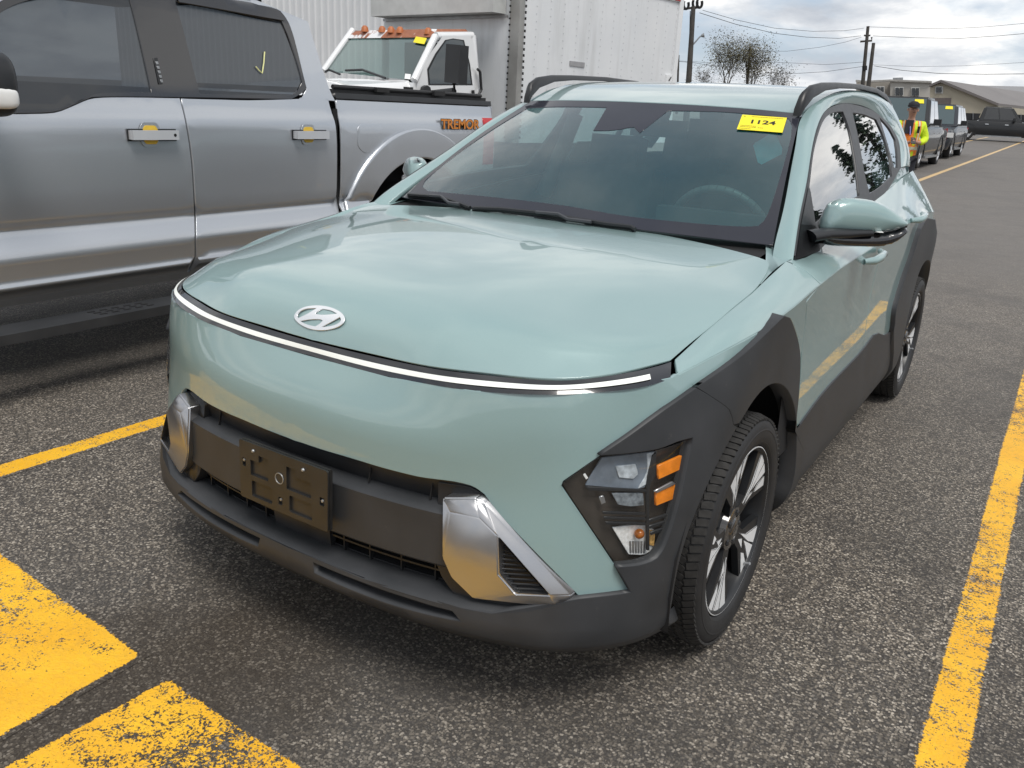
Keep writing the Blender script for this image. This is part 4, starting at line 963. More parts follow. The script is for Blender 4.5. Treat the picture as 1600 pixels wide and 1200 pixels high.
for pts in ([(672, 307), (690, 308), (698, 322), (712, 327)], [(838, 333), (873, 336), (885, 347), (922, 352)]):
    wv = [S7F.ev(S7F.px(x, y, .022))[0]+S7F.der(S7F.px(x, y, .022))[2][0]*.026 for x, y in pts]
    bm = bmesh.new(); tube(bm, wv, .006, 6); frombm('wiper_arm', bm, simple('wiper_arm_paint', (.05, .052, .058), .35), KONA, angle=50)

# ---- windshield sticker 1124
STK = [(1158.5, 181), (1228, 186), (1223.5, 208.5), (1152.5, 204)]
q = [S7F.ev(S7F.px(x, y, -.0))[0]+S7F.der(S7F.px(x, y))[2][0]*.004 for x, y in STK]
STICK = bmesh.new(); c0 = sum(q)/4; xa = q[1]-q[0]; ya = q[0]-q[3]; F4 = frame4(c0, xa, ya); wS = np.linalg.norm(xa)/2; hS = np.linalg.norm(ya)/2
so_ = flat('windshield_sticker', F4, rrect(-wS, -hS, wS, hS, .002), [], M['yellow_card'], KONA, th=.0006)
text('sticker_number', '1124', .040, M['ink'], so_, F4 @ Matrix.Translation((0, .006, .0012)), .0002, bold=.0010, sx=1.15)
bm = bmesh.new(); random.seed(3)
def row(x0, x1, y, h):
    x = x0
    while x < x1:
        w = random.uniform(.002, .006); bx(bm, (x+w/2, y, .001), (w, h, .0004)); x += w+.0012
row(-wS*.55, wS*.85, hS*.80, .0022); row(-wS*.9, -wS*.25, -hS*.45, .0022); row(-wS*.9, -wS*.25, -hS*.62, .0022); row(-wS*.92, -wS*.45, -hS*.84, .002); row(-wS*.12, wS*.12, -hS*.62, .0022)
bx(bm, (-wS*.86, hS*.78, .001), (.006, .003, .0004))
bmesh.ops.transform(bm, matrix=F4, verts=bm.verts); frombm('sticker_print', bm, M['ink'], so_)

# ---- interior
INT = thing('interior', None, None); INT.parent = KONA
bm = bmesh.new(); rw = []
for x, in [(x,) for x in np.linspace(-.72, .72, 17)]:
    k = (x/.72)**2; rw.append([bm.verts.new((x, y+.04*k, z)) for y, z in ((.50, 1.02), (.62, 1.045), (.78, 1.04), (.90, .98), (.92, .80), (.80, .55))])
for i in range(16):
    for k in range(5): bm.faces.new((rw[i][k], rw[i][k+1], rw[i+1][k+1], rw[i+1][k]))
frombm('dashboard', bm, M['dash'], INT, angle=60)
bm = bmesh.new(); bx(bm, (.38, .90, 1.03), (.42, .05, .10)); frombm('instrument_hood', bm, M['dash'], INT, bev=.01)
bm = bmesh.new()
for i in range(40):
    a, b = 2*pi*i/40, 2*pi*(i+1)/40
    f = lambda t: (.37+.185*cos(t), 1.02-.185*sin(t)*.42, .985+.185*sin(t)*.9)
    tube(bm, [f(a), f(b)], .0155, 8, caps=False)
bx(bm, (.37, 1.03, .975), (.15, .05, .08)); bx(bm, (.37, 1.03, .975), (.33, .02, .03)); frombm('steering_wheel', bm, simple('steering_leather', (.075, .08, .08), .5), INT, angle=60)
def seat(x, y, w=.50, z=.0):
    S = thing('seat', None, None); S.parent = KONA
    bm = bmesh.new(); bx(bm, (x, y+.05, .58+z), (w, .5, .16)); frombm('seat_cushion', bm, M['fabric'], S, bev=.04, angle=60)
    bm = bmesh.new(); bx(bm, (x, y+.38, .88+z), (w*.96, .15, .56), rx=rd(-16)); frombm('seat_backrest', bm, M['fabric'], S, bev=.05, angle=60)
    bm = bmesh.new(); bx(bm, (x, y+.48, 1.21+z), (.25, .09, .16), rx=rd(-12)); frombm('headrest', bm, M['fabric'], S, bev=.035, angle=60)
seat(.37, 1.12); seat(-.37, 1.12); seat(.38, 2.0, .46, .02); seat(-.38, 2.0, .46, .02)
bm = bmesh.new(); bx(bm, (0, 1.0, .62), (.28, .9, .22)); bx(bm, (0, 1.5, .36), (1.5, 2.6, .05)); frombm('console', bm, M['dash'], INT, bev=.01)
for s in (1, -1):
    bm = bmesh.new(); bx(bm, (s*.75, 1.45, .76), (.06, 2.1, .40)); frombm('door_lining', bm, M['dash'], INT)
    bm = bmesh.new(); tube(bm, [(s*.70, 1.50, 1.0), (s*.57, 1.54, 1.38)], [.04, .035], 8); frombm('centre_pillar', bm, simple('pillar_lining', (.10, .105, .10), .7), INT, angle=60)
bm = bmesh.new(); R_ = [[bm.verts.new((x, y, S6.ev(S6.xy(abs(x)+1e-3, y))[0][2]-.03)) for x in np.linspace(-.54, .54, 9)] for y in np.linspace(1.2, 2.9, 9)]
for i in range(8):
    for k in range(8): bm.faces.new((R_[i][k], R_[i][k+1], R_[i+1][k+1], R_[i+1][k]))
frombm('headliner', bm, simple('headliner_cloth', (.20, .20, .19), .9), INT)
bm = bmesh.new(); bx(bm, (.02, 1.16, 1.345), (.23, .03, .065)); bx(bm, (.0, 1.10, 1.385), (.13, .10, .05)); frombm('rear_view_mirror', bm, M['trim'], INT, bev=.01, angle=50)
bm = bmesh.new(); bx(bm, (0, 2.90, .95), (1.10, .05, .86)); frombm('rear_light_block', bm, M['dash'], INT)  # dark board added to block bright patches showing through the rear
# rear window and tailgate close the body
bm = bmesh.new()
for a in ([(-.55, 3.02, 1.42), (.55, 3.02, 1.42), (.60, 3.25, 1.12), (-.60, 3.25, 1.12)],): bm.faces.new([bm.verts.new(p) for p in a])
frombm('rear_window', bm, M['privacy'], KONA)
# ---- teal card hanging inside the windshield
bm = bmesh.new(); cp_ = [pt(x, y, 'y', 1.20) for x, y in ((1177, 227), (1180, 223), (1203, 209), (1213, 212), (1222, 232), (1221, 241), (1190, 257), (1184, 254))]
fc = bm.faces.new([bm.verts.new(p) for p in cp_]); r2 = bmesh.ops.extrude_face_region(bm, geom=[fc]); bmesh.ops.translate(bm, verts=[v for v in r2['geom'] if isinstance(v, bmesh.types.BMVert)], vec=(0, .003, 0))
tag(frombm('hanging_card', bm, simple('teal_card', (.05, .55, .62), .35, var=.15, sc=20)), 'teal plastic card hanging behind the windshield below the yellow sticker', 'card')
# ================================================================== ground
def asphalt(g):
    n1 = g.noise(.35, 4, .55); n2 = g.noise(2.2, 5, .6); n3 = g.noise(9, 4, .6)
    flat_ = g.mapv((1, 1, 0)); wn = g.n.new('ShaderNodeTexNoise'); wn.inputs['Scale'].default_value = 160.; g.lk(flat_, wn.inputs['Vector'])
    va = g.n.new('ShaderNodeVectorMath'); va.operation = 'MULTIPLY_ADD'; g.lk(wn.outputs['Color'], va.inputs[0]); va.inputs[1].default_value = (.009, .009, 0); g.lk(flat_, va.inputs[2]); fv = va.outputs[0]
    v1 = g.voro(138, out='Color', vec=fv); d1 = g.voro(138, vec=fv); v2 = g.voro(250, out='Color', vec=fv); sx = g.xyz(v1); s2 = g.xyz(v2)
    binder = g.mix(n2, (.034, .030, .027), (.062, .055, .049))
    stone = g.ramp(sx[0], [(0, (.038, .032, .026)), (.20, (.092, .078, .063)), (.48, (.170, .146, .118)), (.78, (.295, .256, .208)), (1, (.56, .50, .42))])
    m1 = g.ramp(d1, [(.52, 1.), (.60, 0.)])
    fine = g.ramp(s2[1], [(0, (.024, .022, .021)), (.5, (.065, .058, .052)), (.85, (.17, .152, .132)), (1, (.36, .325, .285))])
    c = g.mix(m1, g.mix(.55, binder, fine), stone)
    c = g.mix(g.ramp(n3, [(.46, 0.), (.72, .45)]), c, g.mix(.5, binder, fine))
    dmp = g.ramp(g.math('ADD', g.noise(.9, 5, .6), g.math('MULTIPLY', g.noise(6, 3), .12)), [(.56, 0.), (.70, .5)]); c = g.mix(dmp, c, (.040, .036, .033))
    # worn dusty lane patches and an oily brown drip stain under the nose of the mint car
    c = g.mix(g.ramp(n1, [(.38, 0.), (.68, .38)]), c, (.105, .100, .094))
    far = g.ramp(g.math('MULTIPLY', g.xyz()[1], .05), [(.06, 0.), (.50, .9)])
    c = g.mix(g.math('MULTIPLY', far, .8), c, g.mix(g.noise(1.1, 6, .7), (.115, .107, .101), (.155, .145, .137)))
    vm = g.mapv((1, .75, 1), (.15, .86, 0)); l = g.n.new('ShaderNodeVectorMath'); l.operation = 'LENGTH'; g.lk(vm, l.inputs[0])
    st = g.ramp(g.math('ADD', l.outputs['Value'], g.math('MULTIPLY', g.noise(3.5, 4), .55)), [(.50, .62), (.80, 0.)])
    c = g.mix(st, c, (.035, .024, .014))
    vm = g.mapv((1, 1, 1), (-2.9, -6.9, 0)); l = g.n.new('ShaderNodeVectorMath'); l.operation = 'LENGTH'; g.lk(vm, l.inputs[0])
    st2 = g.ramp(g.math('ADD', l.outputs['Value'], g.math('MULTIPLY', g.noise(1.5, 4), 1.2)), [(.7, .35), (1.7, 0.)])
    c = g.mix(st2, c, (.09, .062, .045))
    h = g.math('ADD', g.math('MULTIPLY', m1, .8), g.math('MULTIPLY', s2[0], .3))
    near = g.ramp(g.math('MULTIPLY', g.xyz()[1], .05), [(.05, 1.), (.6, .12)])
    return c, h, near
def asphalt_mat(name, yellow=False, wear=.5, pale=False):
    g = G(name); c, h, near = asphalt(g)
    r = g.math('ADD', g.math('MULTIPLY', g.noise(5, 3), .2), .62)
    bm_ = g.n.new('ShaderNodeBump'); g.lk(h, bm_.inputs['Height']); bm_.inputs['Distance'].default_value = .004; g.lk(g.math('MULTIPLY', near, .85), bm_.inputs['Strength'])
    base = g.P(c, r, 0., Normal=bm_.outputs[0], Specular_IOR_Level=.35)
    if not yellow: return g.end(base)
    # traffic paint, chipped down to the stones and ragged at its edge
    yv = g.mix(g.ramp(g.noise(3, 5, .65), [(.35, 0.), (.7, 1.)]), (.80, .40, .012), (.92, .52, .022))
    yv = g.mix(g.ramp(g.noise(60, 4, .7), [(.45, 0.), (.75, .30)]), yv, (.42, .25, .05))
    if pale: yv = g.mix(.65, yv, (.42, .36, .27))
    yb = g.n.new('ShaderNodeBump'); g.lk(g.math('ADD', h, g.math('MULTIPLY', g.noise(200, 3), .3)), yb.inputs['Height']); yb.inputs['Distance'].default_value = .003; g.lk(g.math('MULTIPLY', near, .45), yb.inputs['Strength'])
    ysh = g.P(yv, .55, 0., Normal=yb.outputs[0])
    at = g.n.new('ShaderNodeAttribute'); at.attribute_name = 'edge'       # distance from the painted edge, in metres
    e = g.math('MULTIPLY', at.outputs['Fac'], 22.)
    fl = g.mapv((1, 1, 0)); ch1 = g.math('MULTIPLY', g.noise(130, 3, .7, vec=fl), .62); ch2 = g.math('MULTIPLY', g.noise(22, 6, .80, vec=fl), .70); chips = g.math('ADD', g.math('ADD', ch1, ch2), g.math('MULTIPLY', g.noise(1.7, 4, .6, vec=fl), .45))
    k = g.math('SUBTRACT', g.math('ADD', g.math('MINIMUM', e, .55), wear), chips)
    f = g.ramp(k, [(.0, 0.), (.03, 1.)])
    return g.end(g.mixs(f, base, ysh))
# one sheet out to the horizon
ysl = [-60, -20, -8, -4, 0, 4, 8, 9, 10, 11, 12, 13, 14, 15, 16, 17, 18, 20, 22, 25, 28, 32, 36, 40, 50, 60, 75, 100, 140, 200, 400, 900]
xsl = [-900, -300, -100, -50, -20, -8, 0, 8, 20, 60, 200, 900]
def gzz(y): return gz(0, min(y, 200))
V = [(x, y, gzz(y)) for y in ysl for x in xsl]; nx = len(xsl)
F = [(i*nx+j, i*nx+j+1, (i+1)*nx+j+1, (i+1)*nx+j) for i in range(len(ysl)-1) for j in range(nx-1)]
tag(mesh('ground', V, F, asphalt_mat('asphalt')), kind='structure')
def marking(name, poly, m, n=24, y_follow=False):
    """quad strip from polygon corners a,b,c,d (a-b one long side, d-c the other), carrying its distance from the edge"""
    a, b, c, d = [np.array(p, float) for p in poly]; V = []; E_ = []; K = 30 if n <= 60 else 8; n = n*3 if n > 20 else n
    W_ = np.linalg.norm(a-d); 
    for i in range(n+1):
        t = i/n; p = a+(b-a)*t; q = d+(c-d)*t
        for k in range(K+1):
            s = k/K; r = p+(q-p)*s; V.append((r[0], r[1], gzz(r[1])+.0016)); w = np.linalg.norm(q-p); ln = np.linalg.norm(b-a)
            E_.append(min(s*w, (1-s)*w, t*ln, (1-t)*ln))
    F = [(i*(K+1)+k, i*(K+1)+k+1, (i+1)*(K+1)+k+1, (i+1)*(K+1)+k) for i in range(n) for k in range(K)]
    o = mesh(name, V, F, m); at = o.data.attributes.new('edge', 'FLOAT', 'POINT'); at.data.foreach_set('value', E_)
    return tag(o, kind='structure')
m_fresh = asphalt_mat('yellow_line_paint', True, .415); m_worn = asphalt_mat('worn_yellow_line_paint', True, .385); m_old = asphalt_mat('flaking_yellow_line_paint', True, .37); m_far = asphalt_mat('faded_lane_paint', True, .55, pale=True)
marking('parking_line', [(-1.586, -.98), (-1.586, 5.6), (-1.730, 5.6), (-1.730, -.98)], m_fresh, 60)
marking('parking_line', [(1.538, -.66), (1.538, 5.6), (1.398, 5.6), (1.396, -.66)], m_worn, 60)
marking('painted_band', [(-3.2, -.858), (-.272, -1.006), (-.250, -1.9), (-3.2, -1.75)], m_fresh, 30)
marking('painted_band', [(-.175, -1.020), (1.2, -1.032), (1.2, -1.95), (-.235, -1.9)], m_old, 30)
marking('lane_line', [(-1.60, 17.5), (-1.60, 75), (-1.76, 75), (-1.76, 17.5)], m_far, 60)
marking('lane_line', [(-4.0, 47), (-4.0, 64), (-4.15, 64), (-4.15, 47)], m_far, 20)
marking('lane_line', [(4.6, -.6), (4.6, 5.6), (4.48, 5.6), (4.48, -.6)], m_worn, 30)

# ================================================================== silver pickup
TX = -2.45
TRK = thing('pickup_truck', 'silver crew-cab pickup truck with orange TREMOR lettering on its bed side, beside the mint car', 'truck', (-3.46, .8, 0))
sec = [(.40, -.10), (.455, -.055), (.495, -.016), (.508, .010), (.520, .016), (.532, .006), (.60, .022), (.650, .038), (.664, .034), (.72, -.002), (.752, -.026), (.768, -.030), (.788, -.010), (.85, -.002), (1.0, .004), (1.12, .006), (1.22, .003), (1.265, -.006), (1.30, -.020), (1.36, -.032), (1.40, -.040), (1.50, -.062), (1.65, -.100), (1.78, -.135), (1.86, -.165), (1.91, -.215), (1.94, -.29), (1.95, -.40)]
yst = [-2.0, -1.6, -1.0, -.3, .5, 1.2, 1.9, 2.6, 3.2, 3.62]
T1 = Surf([[(TX+dx-.03*max(0, (y-2.8))**2-.06*max(0, -.8-y)**2, y, z) for y in yst] for z, dx in sec], np.arange(len(sec))*1., np.array(yst)*3)
T1.Bu = basis(T1.ku, T1.cu)*0
for i_, q_ in enumerate(T1.cu):
    k_ = min(int(q_), len(sec)-2); T1.Bu[i_, k_] = 1-(q_-k_); T1.Bu[i_, k_+1] = q_-k_
T1.orient((-3.5, 1, 1))
sl = M['silver']
def tuv(*pts): return outline(T1, [('yz', [(y, z, 'c') for y, z in pts])])
def tp(name, loop, m, par, **k): return panel(name, T1, loop, m, par, **{**dict(res=.07, lip=.015, gap=.003), **k})
arcT = lambda cy, a0, a1, r, n=18: [(cy+r*cos(rd(a0+(a1-a0)*i/(n-1))), .43+r*sin(rd(a0+(a1-a0)*i/(n-1)))) for i in range(n)]
beltF = [('px', [(-60, 172, 'c'), (0, 177), (40, 177.5), (85, 175.5), (112, 166), (138, 155), (160, 152), (200, 151.5), (279, 152, 'c')])]
FD = tp('front_door', outline(T1, [('yz', [(-.33, .45, 'c'), (.775, .45, 'c')]), ('px', [(305, 400), (304, 330), (299, 250), (290, 190), (281, 153, 'c'), (200, 151.5), (160, 152), (138, 155), (112, 166), (85, 175.5), (40, 177.5), (0, 177, 'c')]), ('yz', [(-.33, 1.27, 'c')])]), sl, TRK)
RD = tp('rear_door', outline(T1, [('yz', [(.79, .45, 'c'), (1.85, .45, 'c')]), ('yz', [(1.865, .8), (1.865, 1.2), (1.84, 1.385, 'c')]), ('px', [(470, 154, 'c'), (400, 156), (340, 155), (283, 153.5, 'c'), (292, 190), (301, 250), (306, 330), (307, 400)])]), sl, TRK)
tp('front_fender', tuv((-1.9, .75), (-1.66, .62), (-1.60, .75), (-1.35, 1.0), (-1.02, 1.08), (-.70, 1.0), (-.45, .75), (-.345, .45), (-.345, 1.27), (-1.1, 1.22), (-1.9, 1.10)), sl, TRK)
tp('lower_sill', tuv((-.345, .41), (1.95, .41), (1.95, .45), (-.345, .45)), sl, TRK, gap=.0)
# bed side with its fuel door
bed = outline(T1, [('yz', [(1.905, .45, 'c'), (2.07, .45, 'c')]+arcT(2.66, 178, 2, .60)+[(3.27, .50, 'c'), (3.60, .56, 'c'), (3.62, 1.0), (3.60, 1.385, 'c'), (1.905, 1.385, 'c')])])
BD = tp('bed_side', bed, sl, TRK)
fd_ = outline(T1, [('px', [(563, 194.5, 'c'), (590, 194), (596.5, 200, 'c'), (597.5, 228), (588, 237, 'c'), (568, 237.5), (559.5, 228, 'c'), (559, 200)])], step=8)
tp('fuel_door', fd_, sl, BD, off=.003, lip=.006, gap=.0)
ou = arcT(2.66, 176, 4, .78); inn = arcT(2.66, 4, 176, .60)
tp('fender_flare', outline(T1, [('yz', [(y, z) for y, z in ou]), ('yz', [(y, z) for y, z in inn])]), sl, TRK, off=.035, lip=.035, rnd=.012)
tp('bed_rail_cap', tuv((1.90, 1.388), (3.61, 1.388), (3.61, 1.425), (1.90, 1.425)), M['trim'], TRK, off=.006, lip=.10)
# the cab above the belt line
up_out = [('yz', [(-.10, 1.30, 'c'), (-.10, 1.90, 'c'), (.6, 1.935), (1.3, 1.93), (1.47, 1.90)]), ('px', [(481, 33), (497, 84), (514, 136), (524, 158, 'c'), (470, 155, 'c'), (479, 139, 'c'), (457, 51), (443, 23), (432, 14), (412, 9), (380, 5), (330, -6), (270, -22), (150, -26), (40, -12), (-30, 22), (-60, 60, 'c')])]
tp('cab_side', outline(T1, up_out), sl, TRK, lip=.02)
tp('window_surround', outline(T1, [('px', [(-60, 172, 'c'), (0, 177), (40, 177.5), (85, 175.5), (112, 166), (138, 155), (160, 152), (279, 152.5), (455, 155.5, 'c'), (470, 147), (479, 138, 'c'), (457, 51), (443, 23), (432, 14), (412, 9), (380, 4), (330, -7), (270, -23), (150, -27), (40, -13), (-30, 22), (-60, 60, 'c')])]), M['gloss_black'], TRK, off=.003, lip=.02,
   holes=[outline(T1, [('px', [(-45, 80, 'c'), (-30, 40), (0, 20), (19, 8), (47, 1), (110, -10), (199, -12, 'c'), (208, 20), (222, 80), (236, 144, 'c'), (158, 145), (139, 151), (112, 163), (85, 172.5), (40, 174.5), (-45, 172, 'c')])]),
          outline(T1, [('px', [(274, 2, 'c'), (340, 14), (400, 27), (440, 35, 'c'), (452, 62), (463, 95), (472, 127, 'c'), (464, 143), (456, 148, 'c'), (380, 147.5), (312, 146.5, 'c'), (300, 100), (286, 45)])])])
tp('front_window', outline(T1, [('px', [(-47, 80, 'c'), (0, 17), (47, -2), (110, -13), (203, -15, 'c'), (226, 80), (240, 146, 'c'), (140, 153), (85, 176), (-47, 175, 'c')])]), M['privacy'], TRK, off=-.004, lip=0)
wr = tp('rear_window', outline(T1, [('px', [(270, -2, 'c'), (440, 33, 'c'), (475, 127, 'c'), (458, 150, 'c'), (310, 149, 'c')])]), M['privacy'], TRK, off=-.004, lip=0)
for x_, (a, b) in enumerate((((253.8, 3), (310, 148)),)):
    pass
bm = bmesh.new(); q = [T1.ev(T1.px(x, y))[0]+np.array([.004, 0, 0]) for x, y in ((399, 104), (404, 110), (409, 114.5), (410, 108), (411.5, 98), (412, 90), (412.8, 81))]
tube(bm, q, .0035, 5); frombm('chalk_tick', bm, simple('yellow_chalk', (.75, .75, .35), .8), wr)
vis = outline(T1, [('px', [(277, -4, 'c'), (340, 1), (400, 10), (434, 19), (442, 35, 'c'), (400, 28), (340, 17), (276, 6, 'c')])]); tp('window_visor', vis, M['gloss_black'], TRK, off=.022, lip=.012)
tp('window_visor', outline(T1, [('px', [(-30, 20, 'c'), (19, -8), (60, -20), (130, -29), (206, -33, 'c'), (208, -12, 'c'), (130, -9), (47, 2), (0, 21), (-26, 48, 'c')])]), M['gloss_black'], TRK, off=.022, lip=.012)
kp = tp('keypad', outline(T1, [('px', [(238, 91, 'c'), (245, 90, 'c'), (253.5, 132, 'c'), (246.5, 132.5, 'c')])]), M['trim'], TRK, off=.008, lip=.004)
for k in range(5): tp('keypad_button', outline(T1, [('px', [(241.6+k*1.75, 97+k*7, 'c'), (244.8+k*1.75, 96.8+k*7, 'c'), (246+k*1.75, 101+k*7, 'c'), (242.8+k*1.75, 101.2+k*7, 'c')])], step=5), M['steel'], kp, off=.011, lip=.002, gap=0)
# rest of the cab and bed, not traced
bm = bmesh.new(); bx(bm, (-3.46, .75, 1.93), (1.42, 1.66, .06)); bx(bm, (-3.46, .80, 1.15), (1.80, 2.16, .50)); bx(bm, (-3.46, -1.05, .95), (1.5, 1.5, .42)); bx(bm, (-3.46, .8, .62), (1.78, 2.3, .36))
frombm('cab_shell', bm, M['dark'], TRK)
bm = bmesh.new(); bx(bm, (-3.46, .75, 1.945), (1.60, 1.75, .05)); bx(bm, (-3.46, -1.15, 1.17), (1.75, 1.55, .10)); frombm('roof', bm, sl, TRK, bev=.02, angle=40)
bm = bmesh.new(); bx(bm, (-3.46, 2.78, 1.20), (1.86, 1.66, .40)); bx(bm, (-3.46, 2.78, .8), (1.4, 1.6, .3)); frombm('bed', bm, M['dark'], TRK)
bm = bmesh.new(); bx(bm, (-3.46, 3.60, 1.0), (1.90, .06, .78)); frombm('tailgate', bm, sl, TRK, bev=.015, angle=40)
bm = bmesh.new(); bx(bm, (-3.43, 2.74, 1.432), (1.80, 1.66, .03)); tube(bm, [(-2.53, 1.92, 1.46), (-2.53, 3.5, 1.46)], .014, 8)
for y in (2.35, 2.95): bx(bm, (-2.52, y, 1.458), (.05, .12, .03))
frombm('tonneau_cover', bm, M['rubber'], TRK, bev=.004)
bm = bmesh.new(); bx(bm, (-4.46, 1.2, 1.0), (.03, 4.8, .8)); frombm('far_side', bm, sl, TRK)
bm = bmesh.new()
bx(bm, (-2.315, .70, .345), (.17, 2.75, .045)); sbd = frombm('running_board', bm, M['clad'], TRK, bev=.012, angle=40)
bm = bmesh.new()
for j in range(3):
    for i in range(5): bx(bm, (-2.355+j*.035, .12+i*.062+j*.01, .3685), (.014, .034, .003)); 
    for i in range(5): bx(bm, (-2.355+j*.035, 1.12+i*.062+j*.01, .3685), (.014, .034, .003))
frombm('step_tread', bm, M['dark'], sbd)
bm = bmesh.new(); bx(bm, (-3.42, 1.88, .88), (1.9, .035, .9)); frombm('cab_gap', bm, M['dark'], TRK)
tl = tp('tail_lamp', tuv((3.46, .95), (3.605, .95), (3.60, 1.30), (3.46, 1.30)), M['red'], TRK, off=.006)
# handles
def thandle(y, par):
    z = 1.178; x0 = TX+.005; H_ = par
    bm = bmesh.new(); bx(bm, (x0+.030, y, z), (.022, .255, .045)); bx(bm, (x0+.012, y-.115, z), (.03, .03, .042)); bx(bm, (x0+.012, y+.115, z), (.03, .03, .042)); frombm('door_handle', bm, simple('handle_paint', (.58, .60, .63), .3, metal=.2, var=.04), H_, bev=.010, angle=50)
    bm = bmesh.new(); bx(bm, (x0+.004, y, z-.001), (.006, .270, .058)); frombm('handle_bezel', bm, M['trim'], H_, bev=.002)
    for nm, r_, h_, m_, xo in (('handle_cup', .062, .062, sl, .001), ('finger_recess', .046, .047, simple('handle_cup_yellow', (.75, .50, .06), .4), .0045)):  # silver cup with a plain yellow disc inside it
        bm = bmesh.new(); pr = [bm.verts.new((x0+xo, y-.01+r_*cos(2*pi*i/28), z+h_*max(-.95, min(.95, 1.15*sin(2*pi*i/28))))) for i in range(28)]; f_ = bm.faces.new(pr); r2 = bmesh.ops.extrude_face_region(bm, geom=[f_]); bmesh.ops.translate(bm, verts=[v for v in r2['geom'] if isinstance(v, bmesh.types.BMVert)], vec=(.004, 0, 0)); frombm(nm, bm, m_, H_)
thandle(.585, FD); thandle(1.635, RD)
bm = bmesh.new(); bmesh.ops.create_cone(bm, cap_ends=True, segments=14, radius1=.008, radius2=.008, depth=.004, matrix=Matrix.Translation((TX+.045, .69, 1.178)) @ Matrix.Rotation(pi/2, 4, 'Y')); frombm('lock_cylinder', bm, M['dark'], FD)
text('tremor_letters', 'TREMOR', .092, simple('orange_letters', (.62, .22, .035), .45), BD, frame4((TX+.010, 3.135, 1.248), (0, 1, 0), (0, 0, 1)), .0012, bold=.0022, sx=1.30)
text('letter_outline', 'TREMOR', .092, M['ink'], BD, frame4((TX+.0085, 3.135, 1.248), (0, 1, 0), (0, 0, 1)), .0006, bold=.0062, sx=1.30)
# mirror and wheels
TM = thing('side_mirror', None, None); TM.parent = TRK
bm = bmesh.new(); bmesh.ops.create_uvsphere(bm, u_segments=32, v_segments=20, radius=1.)
for v in bm.verts:
    p = [math.copysign(abs(c)**.62, c) for c in v.co]; v.co = Vector((-2.24+p[0]*.125, -.255+p[1]*.075, 1.385+p[2]*.125))
frombm('mirror_shell', bm, M['trim'], TM, angle=180)
bm = bmesh.new(); bmesh.ops.create_uvsphere(bm, u_segments=20, v_segments=12, radius=1.)
for v in bm.verts: p = [math.copysign(abs(c)**.6, c) for c in v.co]; v.co = Vector((-2.140+p[0]*.030, -.270+p[1]*.070, 1.335+p[2]*.042))
frombm('mirror_lamp', bm, M['white'], TM, angle=180)
bm = bmesh.new(); bx(bm, (-2.36, -.2, 1.33), (.22, .08, .08)); frombm('mirror_arm', bm, M['trim'], TM, bev=.02)
def big_wheel(nm='wheel', R_=.42, w=.28, rim=.24):
    T = thing(nm, None, None); bm = bmesh.new(); lathe(bm, [(w*.40, rim), (w*.5, rim+.06), (w*.48, R_-.05), (w*.40, R_), (-w*.40, R_), (-w*.5, R_-.06), (-w*.4, rim)], 56); t = frombm('tyre', bm, M['rubber'], T, angle=45)
    bm = bmesh.new(); lathe(bm, [(w*.40, rim), (w*.42, rim-.012), (w*.30, rim-.02), (w*.1, rim-.03), (w*.1, .0)], 40)
    for k in range(6): a = rd(60*k); bx(bm, (w*.30, sin(a)*rim*.5, cos(a)*rim*.5), (.03, .07, rim*.95), rx=-a)
    lathe(bm, [(w*.30, .07), (w*.36, .06), (w*.37, .0)], 24); frombm('rim', bm, simple('alloy_wheel', (.35, .36, .37), .35, metal=.8), T, angle=40); return T
tw = big_wheel()
for i, (s, y) in enumerate(((1, 2.66), (1, -1.02), (-1, 2.66), (-1, -1.02))):
    w = tw if i == 0 else copy_tree(tw); w.parent = TRK; w.matrix_parent_inverse = TRK.matrix_world.inverted(); w.location = (-3.46+s*.82, y, .42); w.rotation_euler = (rd(25*i), 0, 0 if s > 0 else pi)
# children were modelled in world space: undo the Empty's offset
for o in bpy.data.objects:
    if o.parent == TRK and not o.name.startswith('wheel'): o.matrix_parent_inverse = Matrix.Translation((3.46, -.8, 0))
for o in bpy.data.objects:
    if o.parent == TRK and o.name.startswith('wheel'): o.matrix_parent_inverse = Matrix.Translation((3.46, -.8, 0))
M['lamp_rust'] = simple('faded_roof_lamp', (.42, .13, .04), .5)
# ================================================================== white box truck
def onpl(px_, py_, o, n):
    d = ray(px_, py_); o = np.array(o, float); n = np.array(n, float); return CAM+d*((o-CAM)@n)/(d@n)
BA = rd(6); ba = np.array([sin(BA), cos(BA), 0.]); bp = np.array([cos(BA), -sin(BA), 0.])
r_ = ray(806, 100); r_ = r_/np.hypot(r_[0], r_[1]); RC = CAM+r_*11.0; RC[2] = 0
BT_ = thing('box_truck', 'white cube truck with rusty cab roof and yellow windshield tag, behind the silver pickup', 'truck', tuple(RC))
BI = BT_.matrix_world.inverted()
def TB(a, p, z): return RC+ba*a+bp*p+np.array([0, 0, z])      # along (back), across (towards +x), up
def tmesh(name, vs_, fs, m, par=None, **k):
    o = mesh(name, vs_, fs, m, par or BT_, **k)
    if par is None: o.matrix_parent_inverse = Matrix.Translation([-c for c in RC])
    return o
def tbm(name, bm, m, par=None, **k):
    o = frombm(name, bm, m, par or BT_, **k)
    if par is None: o.matrix_parent_inverse = Matrix.Translation([-c for c in RC])
    return o
def pbox(bm, a0, a1, p0, p1, z0, z1):
    v = [bm.verts.new(TB(a, p, z)) for z in (z0, z1) for a, p in ((a0, p0), (a1, p0), (a1, p1), (a0, p1))]
    for f in ((3, 2, 1, 0), (4, 5, 6, 7), (0, 1, 5, 4), (1, 2, 6, 5), (2, 3, 7, 6), (3, 0, 4, 7)): bm.faces.new([v[i] for i in f])
BL, BW, BZ = 3.95, 2.42, 3.12
